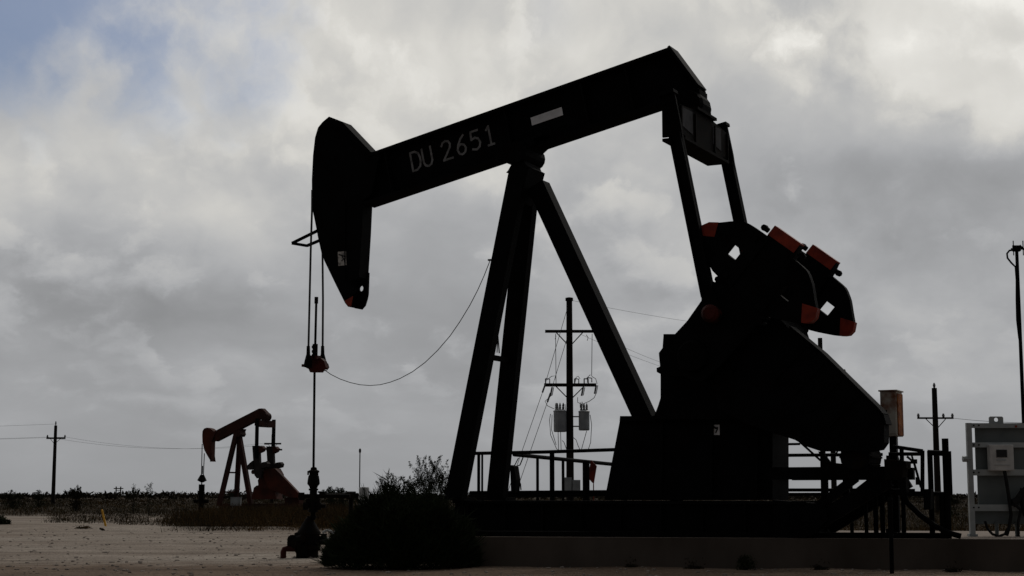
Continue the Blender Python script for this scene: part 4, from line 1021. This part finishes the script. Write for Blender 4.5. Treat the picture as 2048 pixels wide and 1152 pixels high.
# rusty control box on its post
cbp = FE(1792,873,.9); cb_ = empty('control_box',(cbp.x,cbp.y,Zp),-TH,'weathered grey control box with rusty orange side on a post above the fence','control box')
zb, zt2 = cbp.z, FE(1785,784,.9).z; hbx = zt2-zb
FC = Frame((cbp.x,cbp.y),TH)
xl, xr = FC.at(1761,830,-.22)[0], FC.at(1793,830,-.22)[0]
oc = Vector((0,0,Zp))
mb = MB(); mb.box(((xl+xr)/2,0,(zb+zt2)/2),(xr-xl,.44,hbx)); mb.mi = 1
mb.box((xr+.012,0,(zb+zt2)/2-.01),(.02,.36,hbx*.94)); mb.mi = 0; mb.box(((xl+xr)/2,0,zt2+.012),(xr-xl+.05,.48,.024)); mb.box(((xl+xr)/2+.01,-.225,(zb+zt2)/2),((xr-xl)*.84,.012,hbx*.9))
mb.build('enclosure',[M['boxgrey'],M['boxrust']],cb_,oc,bevel=.01)
mb = MB(); mb.box(((xl+xr)/2-.03,-.236,(zb+zt2)/2),(.02,.015,.12)); mb.build('latch',M['steel'],cb_,oc)
mb = MB(); mb.box(((xl+xr)/2+.02,0,(zb+Zp)/2),(.12,.1,zb-Zp)); mb.build('post',M['black'],cb_,oc)
mb = MB(); mb.tube([(xr-.04,-.1,zb),(xr-.03,-.12,zb-.3),(xr+.05,-.1,zb-.6),(xr,-.1,Zp+.05)],.012,6); mb.build('wire',M['galv'],cb_,oc)

# grey instrument rack at the right edge
rk_d = 27.2; rk0 = W(1948,1075,rk_d); rkz = Zp
rk = empty('instrument_rack',(rk0.x,rk_d,rkz),0,'grey steel instrument rack with white controller at the right edge','rack')
orr = Vector((rk0.x,rk_d,rkz))
def RK(x,y): return W(x,y,rk_d)
def rbox(mb,x0,y0,x1,y1,th,dy=0,xoff=0):       # upright box given by its corners in the photo
    a_, b_ = RK((x0+x1)/2,y0), RK((x0+x1)/2,y1); w = abs(x1-x0)*rk_d/F*1.0; mb.box((a_.x,rk_d+dy,(a_.z+b_.z)/2),(w,th,a_.z-b_.z))
xL = RK(1941,960).x; 
mb = MB(); mb.box((xL,rk_d,(RK(1937,846).z+rkz)/2),(.085,.085,RK(1937,846).z-rkz)); mb.box((xL,rk_d,rkz+.02),(.14,.14,.04)); 
mb.lathe((xL-.04,rk_d,RK(1935,918).z),[(0,-.08),(.05,-.08),(.05,.05),(0,.05)],8,'x'); mb.build('upright',M['rackpaint'],rk,orr)
xR = RK(2078,960).x
mb = MB(); mb.box((xR,rk_d,(RK(1937,846).z+rkz)/2),(.085,.085,RK(1937,846).z-rkz)); mb.box((xR,rk_d,rkz+.02),(.14,.14,.04)); mb.build('upright',M['rackpaint'],rk,orr)
mw_ = xR-xL-.09; mc = (xL+xR)/2
for y0,y1 in ((846.5,856),(885,895),(939,951),(1009,1022)):
    mb = MB(); z0, z1 = RK(1990,y1).z, RK(1990,y0).z; mb.box((mc,rk_d-.005,(z0+z1)/2),(mw_,.075,z1-z0)); mb.build('rail',M['rackpaint'],rk,orr)
for y0,y1,x0 in ((857,884,1951.5),(896,938,1952.5),(952,1008,1957),(1024,1044,1950)):
    mb = MB(); z0, z1 = RK(1990,y1).z, RK(1990,y0).z; xl_ = RK(x0,(y0+y1)/2).x; xr_ = xR-(xl_-xL); mb.box(((xl_+xr_)/2,rk_d+.05,(z0+z1)/2),(xr_-xl_,.02,z1-z0+.07)); mb.build('panel',M['rackpanel'],rk,orr)
mb = MB()
a_, b_ = RK(1978,847), RK(2006,833); cxx, czz = RK(1992,839.5).x, RK(1992,839.5).z
o8 = [Vector((x,rk_d-.01,z)) for x,z in ((a_.x,a_.z),(b_.x,a_.z),(b_.x,b_.z-.02),(b_.x-.02,b_.z),(a_.x+.02,b_.z),(a_.x,b_.z-.02))]
hl = [Vector((cxx+.036*math.cos(t),rk_d-.01,czz+.036*math.sin(t))) for t in [k*math.pi/6 for k in range(12)]]
mb.slab(o8,[p+Vector((0,.02,0)) for p in o8],[(hl,[p+Vector((0,.02,0)) for p in hl])]); mb.build('lifting_eye',M['rackpaint'],rk,orr)
mb = MB(); rbox(mb,1972,890,2019,941.5,.16,-.125); ctl = mb.build('controller',M['offwhite'],rk,orr,bevel=.008)
mb = MB(); rbox(mb,1985,900,2006,915,.012,-.212); mb.build('screen',M['screen'],ctl,orr)
mb = MB(); rbox(mb,1986,919,2005,922,.01,-.211); rbox(mb,1982,930,2013,931.2,.008,-.2105); mb.build('marking_strip',M['rackpaint'],ctl,orr)
mb = MB(); rbox(mb,2028,851,2032,855,.02,-.05); mb.build('red_tag',M['redpaint'],rk,orr)
for y_ in (851,890,945,1015):
    for x_ in (1946,1956):
        mb = MB(); p_ = RK(x_,y_); mb.lathe((p_.x,rk_d-.045,p_.z),[(0,-.012),(.014,-.012),(.014,.01),(0,.01)],6,'y'); mb.build('bolt',M['steel'],rk,orr)
mb = MB(); K = lambda x,y,d=-.14: RK(x,y)+Vector((0,d,0))
mb.tube([K(2004,942),K(2008,965),K(2012,990),K(2017,1030),K(2013,1055),K(2008,1071)],.03,8); mb.tube([K(1965,1042),K(1970,1057),K(1980,1068),K(1993,1072),K(2004,1068),K(2012,1055),K(2016,1030)],.022,8)
mb.tube([K(2020,1005),K(2030,1000),K(2040,985),K(2052,975)],.06,8); mb.tube([K(2018,1008),K(2028,1012),K(2036,1020),K(2031,1045),K(2032,1076)],.025,8)
for k_ in range(7):
    mb.tube([K(2016,1004+k_),K(2024+2*k_,1012-k_*3),K(2036,1000-k_*4),K(2050,978+k_*6)],.014,6)
mb.tube([K(2044,985),K(2046,1010),K(2052,1030)],.09,8); mb.build('cable_bundle',M['ink'],rk,orr)
for x_ in (1993,2033):
    mb = MB(); a_ = K(x_,1043,0); mb.tube([a_,(a_.x,a_.y,rkz)],.033,8); mb.build('conduit',M['rackpanel'],rk,orr)
# antenna mast
md = 27.8; mt = W(2033,492,md); an = empty('antenna_mast',(mt.x,md,Zp),0,'slim dark antenna mast with a hanging coax loop at the right edge','antenna mast'); oa = Vector((mt.x,md,Zp))
mb = MB(); mb.tube([(mt.x,md,Zp),(mt.x,md,mt.z)],[.036,.03],8); mb.build('pole',M['black'],an,oa)
mb = MB(); z_ = W(2033,497,md).z; mb.tube([(mt.x-.1,md,z_-.01),(mt.x+.75,md,z_+.01)],.018,6); mb.box((mt.x,md,z_),(.12,.1,.1))
for x in (-.07,.1,.2,.38,.56): mb.tube([(mt.x+x,md-.05,z_-.13),(mt.x+x,md-.05,z_+.13)],.010,5)
for x in (-.06,.06): mb.tube([(mt.x+x-.04,md-.1,z_+.04),(mt.x+x+.04,md-.1,z_-.04)],.02,5)
mb.build('antenna',M['black'],an,oa)
mb = MB(); mb.tube([W(x,y,md-.07) for x,y in ((2028,500),(2019,501),(2014,507),(2015,516),(2022,525),(2031,534),(2033,560),(2033,600),(2034,640),(2038,675),(2041,690),(2043,740))],.017,8); mb.build('coax_cable',M['black'],an,oa)

# ------------------------------------------------------------------ camera
cam = bpy.data.cameras.new('camera'); co = bpy.data.objects.new('camera', cam); COL.objects.link(co)
cam.sensor_width = 36; cam.lens = 36*F/2048; cam.clip_start = .1; cam.clip_end = 30000
co.location = (0,0,H); co.rotation_euler = (math.pi/2+PITCH,0,0)
SC.camera = co

# ------------------------------------------------------------------ light: overcast with a hidden sun behind the clouds at upper right
sdir = Vector((.42,.78,.72)).normalized(); el = math.asin(sdir.z); az = math.atan2(sdir.x, sdir.y)
sun = bpy.data.lights.new('sun','SUN'); sun.energy = .7; sun.angle = rad(14); sun.color = (1,.95,.88)
so = bpy.data.objects.new('sun', sun); COL.objects.link(so); so.rotation_euler = (-sdir).to_track_quat('-Z','Y').to_euler(); so.location = (20,40,40)
w = bpy.data.worlds.new('World'); SC.world = w; w.use_nodes = True; w.cycles.sampling_method = 'MANUAL'; w.cycles.sample_map_resolution = 256
nt = w.node_tree; N = nt.nodes; L = nt.links; N.clear()
def V(x):
    return x
def link(v, s):
    if isinstance(v, (int, float)): s.default_value = v
    elif isinstance(v, (tuple, Vector)):
        s.default_value = tuple(v) if len(s.default_value) == len(v) else (*v, 1)
    else: L.new(v, s)
def mth(op, a, b=0.0, c=None, clamp=False):
    n_ = N.new('ShaderNodeMath'); n_.operation = op; n_.use_clamp = clamp; link(a, n_.inputs[0]); link(b, n_.inputs[1])
    if c is not None: link(c, n_.inputs[2])
    return n_.outputs[0]
def vm(op, a, b=(0,0,0), out=0):
    n_ = N.new('ShaderNodeVectorMath'); n_.operation = op; link(a, n_.inputs[0])
    if op == 'SCALE': link(b, n_.inputs['Scale'])
    else: link(b, n_.inputs[1])
    return n_.outputs['Value'] if op in ('DOT_PRODUCT','LENGTH') else n_.outputs[0]
def sstep(v, a, b):
    n_ = N.new('ShaderNodeMapRange'); n_.interpolation_type = 'SMOOTHSTEP'; link(v, n_.inputs['Value']); n_.inputs['From Min'].default_value = a; n_.inputs['From Max'].default_value = b; return n_.outputs[0]
def nzn(v, s, d, r=.55):
    n_ = N.new('ShaderNodeTexNoise'); n_.inputs['Scale'].default_value = s; n_.inputs['Detail'].default_value = d; n_.inputs['Roughness'].default_value = r; link(v, n_.inputs['Vector']); return n_
def mixc(f, a, b):
    n_ = N.new('ShaderNodeMixRGB'); link(f, n_.inputs[0]); link(a, n_.inputs[1]); link(b, n_.inputs[2]); return n_.outputs[0]
tc = N.new('ShaderNodeTexCoord'); D = tc.outputs['Generated']
sep = N.new('ShaderNodeSeparateXYZ'); L.new(D, sep.inputs[0]); dx, dy, dz = sep.outputs
zc = mth('MAXIMUM', dz, 0.0)
# a cloud deck seen in perspective: features flatten towards the horizon
zl = mth('LOGARITHM', mth('ADD', zc, .12), math.e)
cmb = N.new('ShaderNodeCombineXYZ'); L.new(dx, cmb.inputs[0]); L.new(dy, cmb.inputs[1]); L.new(mth('MULTIPLY', zl, .36), cmb.inputs[2])
v0 = vm('ADD', cmb.outputs[0], (3.1, .7, 1.9))
wn = nzn(v0, 8.0, 3); warp = vm('SCALE', vm('SUBTRACT', wn.outputs['Color'], (.5,.5,.5)), .05)
wn2 = nzn(v0, 45.0, 5, .6); warp2 = vm('SCALE', vm('SUBTRACT', wn2.outputs['Color'], (.5,.5,.5)), .022)
v1 = vm('ADD', v0, warp); v2 = vm('ADD', v1, warp2)
big = nzn(v1, 5.0, 3, .45).outputs['Fac']
def dens(v):                                   # cumulus density : fractal noise plus rounded lobes
    n1 = nzn(v, 9, 8, .56).outputs['Fac']
    vo = N.new('ShaderNodeTexVoronoi'); vo.feature = 'F1'; vo.inputs['Scale'].default_value = 19; vo.inputs['Detail'].default_value = 1.0; vo.inputs['Roughness'].default_value = .45; link(v, vo.inputs['Vector'])
    return mth('SUBTRACT', n1, mth('MULTIPLY', vo.outputs['Distance'], .24))
puff = mth('ADD', dens(v2), .11)
puff_s = mth('ADD', dens(vm('ADD', v2, (.008, .0, .013))), .11)
mid = nzn(v1, 6.5, 5, .5).outputs['Fac']
mid_s = nzn(vm('ADD', v1, (.020,.0,.034)), 6.5, 5, .5).outputs['Fac']
wisp = nzn(vm('MULTIPLY', v2, (1,1,1.6)), 30, 7, .62).outputs['Fac']
relief = mth('SUBTRACT', puff, puff_s); relief2 = mth('SUBTRACT', mid, mid_s)
# large masses placed by bearing
def blob(x, y, rx_, ry_, soft=1.0, nz_=.5):
    c_ = ray(x, y).normalized(); rt_ = Vector((c_.y,-c_.x,0)).normalized(); up2 = rt_.cross(c_)
    a_ = mth('DIVIDE', vm('DOT_PRODUCT', D, rt_), rx_/F); b_ = mth('DIVIDE', vm('DOT_PRODUCT', D, up2), ry_/F)
    r2 = mth('SQRT', mth('ADD', mth('MULTIPLY', a_, a_), mth('MULTIPLY', b_, b_)))
    r2 = mth('ADD', r2, mth('MULTIPLY', mth('SUBTRACT', puff, .5), nz_*-2.0))
    fr_ = sstep(vm('DOT_PRODUCT', D, c_), .2, .5)
    return mth('MULTIPLY', mth('SUBTRACT', 1.0, sstep(r2, 1-soft*.5, 1+soft*.5)), fr_)
base_ = mth('ADD', mth('MULTIPLY', mth('MINIMUM', zc, .36), 1.00), .318)
hz = sstep(zc, .0, .11)
val = mth('MULTIPLY', mth('SUBTRACT', big, .5), 1.5)
def term(x, k):
    global val
    val = mth('ADD', val, mth('MULTIPLY', x, k))
term(mth('SUBTRACT', sstep(mid, .36, .66), .5), .14)
edge_ = sstep(puff, .42, .52)
term(mth('SUBTRACT', edge_, .5), .13)
term(relief2, 1.5)
term(mth('MULTIPLY', relief, mth('MULTIPLY_ADD', edge_, .7, .3)), 2.6)
term(mth('SUBTRACT', wisp, .5), .30)
val = mth('MULTIPLY', mth('TANH', mth('MULTIPLY', val, 1.9)), mth('MULTIPLY_ADD', hz, .235, .05))
val = mth('MULTIPLY', base_, mth('ADD', val, 1.0))
cumul = blob(1960, 90, 370, 230, .45, .9)
val = mth('ADD', val, mth('MULTIPLY', cumul, .19))
val = mth('ADD', val, mth('MULTIPLY', blob(330, 330, 330, 170, .9, .9), .05))
val = mth('ADD', val, mth('MULTIPLY', blob(900, 160, 520, 180, 1.2, .6), .04))
val = mth('SUBTRACT', val, mth('MULTIPLY', blob(1780, 390, 420, 150, .8, 1.0), .085))
val = mth('SUBTRACT', val, mth('MULTIPLY', blob(1650, 560, 420, 90, 1.0, .9), .02))
val = mth('SUBTRACT', val, mth('MULTIPLY', blob(250, 560, 480, 120, 1.0, .8), .07))
val = mth('SUBTRACT', val, mth('MULTIPLY', blob(1250, 20, 420, 60, 1.2, .6), .05))
val = mth('MAXIMUM', val, .1)
# added dimming of the unseen sky behind the viewer, keeps viewer-facing sides dark
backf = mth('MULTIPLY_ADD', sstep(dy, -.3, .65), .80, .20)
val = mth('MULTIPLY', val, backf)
cl_ = mixc(sstep(val, .36, .68), (.968,.984,1.012), (1.0,.980,.925))
cloud = vm('SCALE', cl_, mth('MULTIPLY', val, 10.0))
sky = N.new('ShaderNodeTexSky'); sky.sky_type = 'NISHITA'; sky.sun_disc = False; sky.sun_elevation = el; sky.sun_rotation = az
sky.air_density = 1.2; sky.dust_density = 2.0
gap = blob(70, 0, 420, 230, .9, 1.1)
gap = mth('MULTIPLY', gap, .88)
gap2 = mth('MULTIPLY', sstep(big, .60, .72), .35)
gap = mth('MAXIMUM', gap, mth('MULTIPLY', gap2, hz))
bl_ = vm('MULTIPLY', sky.outputs[0], (.44,.48,.60))
fin = mixc(gap, cloud, bl_)
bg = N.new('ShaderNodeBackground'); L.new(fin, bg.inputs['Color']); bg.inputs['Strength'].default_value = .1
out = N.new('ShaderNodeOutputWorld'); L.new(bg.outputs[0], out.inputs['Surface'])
SC.view_settings.view_transform = 'Standard'; SC.view_settings.look = 'None'; SC.view_settings.exposure = 0; SC.view_settings.gamma = 1
SC.render.engine = 'CYCLES'; SC.cycles.max_bounces = 4
